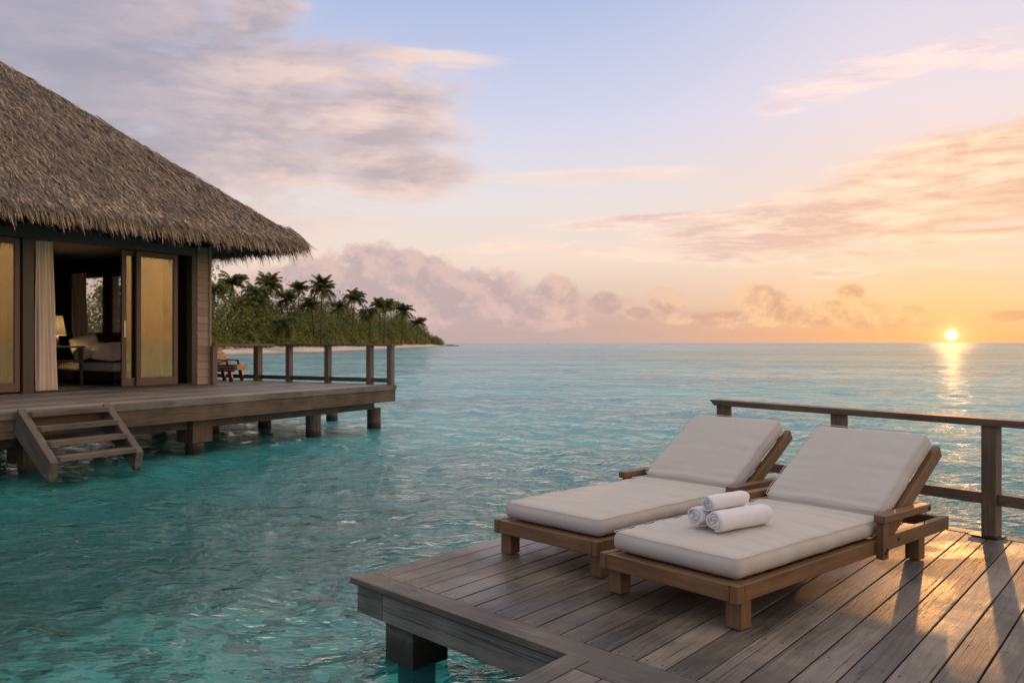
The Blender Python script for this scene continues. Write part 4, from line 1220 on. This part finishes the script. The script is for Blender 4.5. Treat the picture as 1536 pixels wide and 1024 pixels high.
def daybed():
    p = vloc(150, 18.4); t = thing('daybed', 'low dark daybed with pale mattress inside the villa', 'daybed', VM @ Vector((0, 0, 0)), VROT)
    x0_, x1_, y0, y1 = -1.35, -.35, 1.25, 3.35
    t.location = VM @ Vector((x0_, y0, .031)); w_, d_ = x1_ - x0_, y1 - y0
    m = MB(); m.box(0, w_, 0, d_, .08, .26, axis=1); m.build('frame', 'dark_wood', t, .008)
    for a in (.04, w_ - .1):
        for b in (.04, d_ - .1): m = MB(); m.box(a, a + .06, b, b + .06, 0, .079); m.build('leg', 'dark_wood', t)
    V, Fc = rounded_box(w_ / 2 - .02, d_ / 2 - .02, .085, .04, 16, 24, 5); m = MB(); m.raw([(v.x + w_ / 2, v.y + d_ / 2, v.z + .346) for v in V], Fc); m.build('mattress', 'pillow_fabric', t, smooth=True)
    return t
daybed()
def pillow(label, px, py, D, s_, tilt, rz, seed):
    q = vloc(px, D); z_ = EYE + (HOR - py) / F_PX * D
    V, Fc = rounded_box(1, 1, 1, .22, 18, 18, 6)
    out = []
    for v in V:
        u, w_ = v.x, v.y; th = .50 * math.sqrt(max(.01, (1 - .97 * abs(u) ** 3) * (1 - .97 * abs(w_) ** 3)))
        pin = 1 - .07 * (u * u * w_ * w_) + .05 * (abs(u * w_))
        out.append((u * s_ * pin, w_ * s_ * pin, v.z * s_ * th * .8))
    m = MB(); m.raw(out, Fc); o = m.build('pillow', 'pillow_fabric', None, smooth=True)
    o.location = VM @ Vector((q.x, q.y, z_ - ZV)); o.rotation_euler = (R(tilt), R(rz), VROT + R(-30))
    return tag(o, label, 'pillow', 'pillows on the villa daybed')
pillow('large pale pillow leaning at the left end of the daybed', 128, 521, 17.7, .27, 62, -14, 1)
pillow('small square pillow in the middle of the daybed', 154, 527, 17.6, .20, 66, 8, 2)
pillow('grey pillow at the right end of the daybed, against the door frame', 174, 527, 17.8, .21, 68, -3, 3)
q = vloc(92, 17.1)
tb = thing('side_table', 'dark side table with shelf carrying a lamp in the villa', 'table', VM @ Vector((q.x, q.y, .031)), VROT - R(30))
ttop = EYE + (HOR - 519) / F_PX * 17.1 - ZV - .031
m = MB(); m.box(-.42, .42, -.28, .28, ttop - .035, ttop, axis=0); m.build('top', 'fascia_wood', tb, .006)
m = MB(); m.box(-.40, .40, -.26, .26, ttop - .32, ttop - .285, axis=0); m.build('shelf', 'fascia_wood', tb, .005)
for a in (-.39, .34):
    for b in (-.25, .2): m = MB(); m.box(a, a + .05, b, b + .05, 0, ttop - .036); m.build('leg', 'dark_wood', tb, .003)
q2 = vloc(84, 17.05)
lp = thing('table_lamp', 'table lamp with cream tapered shade beside the doorway curtain', 'lamp', VM @ Vector((q2.x, q2.y, .032 + ttop)), VROT)
m = MB(); m.tube([(0, 0, 0), (0, 0, .02), (0, 0, .022), (0, 0, .10), (0, 0, .18), (0, 0, .26)], [.08, .08, .03, .06, .05, .015], 16); m.build('base', 'dark_wood', lp, smooth=True)
m = MB(); m.tube([(0, 0, .22), (0, 0, .62)], [.19, .12], 28, False); m.build('lamp_shade', 'lamp_fabric', lp, smooth=True)
bd_ = bpy.data.lights.new('room_fill', 'POINT'); bd_.energy = 11; bd_.color = (1, .72, .42); bd_.shadow_soft_size = .05  # added fill light for the dim room, set inside the lamp shade
room_fill = bpy.data.objects.new('room_fill', bd_); COL.objects.link(room_fill); room_fill.parent = lp; room_fill.location = (0, 0, .42)

# armchair on the terrace
def deck_chair():
    pc = vl(ground(352, 571.5, ZV).xy)
    t = thing('deck_chair', 'reddish slatted wooden chair on the villa terrace by the railing', 'chair', VM @ Vector((pc.x, pc.y, .003)), R(-8))
    for y0 in (-.3, .24):
        m = MB(); m.hexa([(.02, y0, 0), (.10, y0, 0), (.10, y0 + .06, 0), (.02, y0 + .06, 0), (-.04, y0, .26), (.05, y0, .26), (.05, y0 + .06, .26), (-.04, y0 + .06, .26)], 2); m.build('leg', 'orange_wood', t, .004)
        m = MB(); m.hexa([(-.42, y0, 0), (-.34, y0, 0), (-.34, y0 + .06, 0), (-.42, y0 + .06, 0), (-.48, y0, .26), (-.40, y0, .26), (-.40, y0 + .06, .26), (-.48, y0 + .06, .26)], 2); m.build('leg', 'orange_wood', t, .004)
        m = MB(); m.bar((-.36, y0 + .03, .50), (-.03, y0 + .03, .475), .06, .03); ar = m.build('armrest', 'orange_wood', t, .004)
        m = MB(); m.bar((-.02, y0 + .03, .36), (-.05, y0 + .03, .465), .05, .05, (1, 0, 0)); m.build('support', 'orange_wood', ar, .004)
    m = MB()
    for k in range(3): m.box(-.60, .16, -.345, -.32, .225 + .055 * k, .276 + .055 * k, axis=0)
    for k in range(8): m.box(-.58 + .09 * k, -.51 + .09 * k, -.315, .31, .36, .385, axis=1)
    m.box(.135, .165, -.318, .32, .26, .385, axis=1)
    m.build('seat', 'orange_wood', t, .003)
    m = MB()
    for k in range(6):
        z_ = .40 + .07 * k; x_ = -.27 - .05 * k; m.box(x_ - .02, x_ + .02, -.3, .3, z_, z_ + .06, axis=1)
    m.build('backrest', 'orange_wood', t, .003)
    return t
deck_chair()
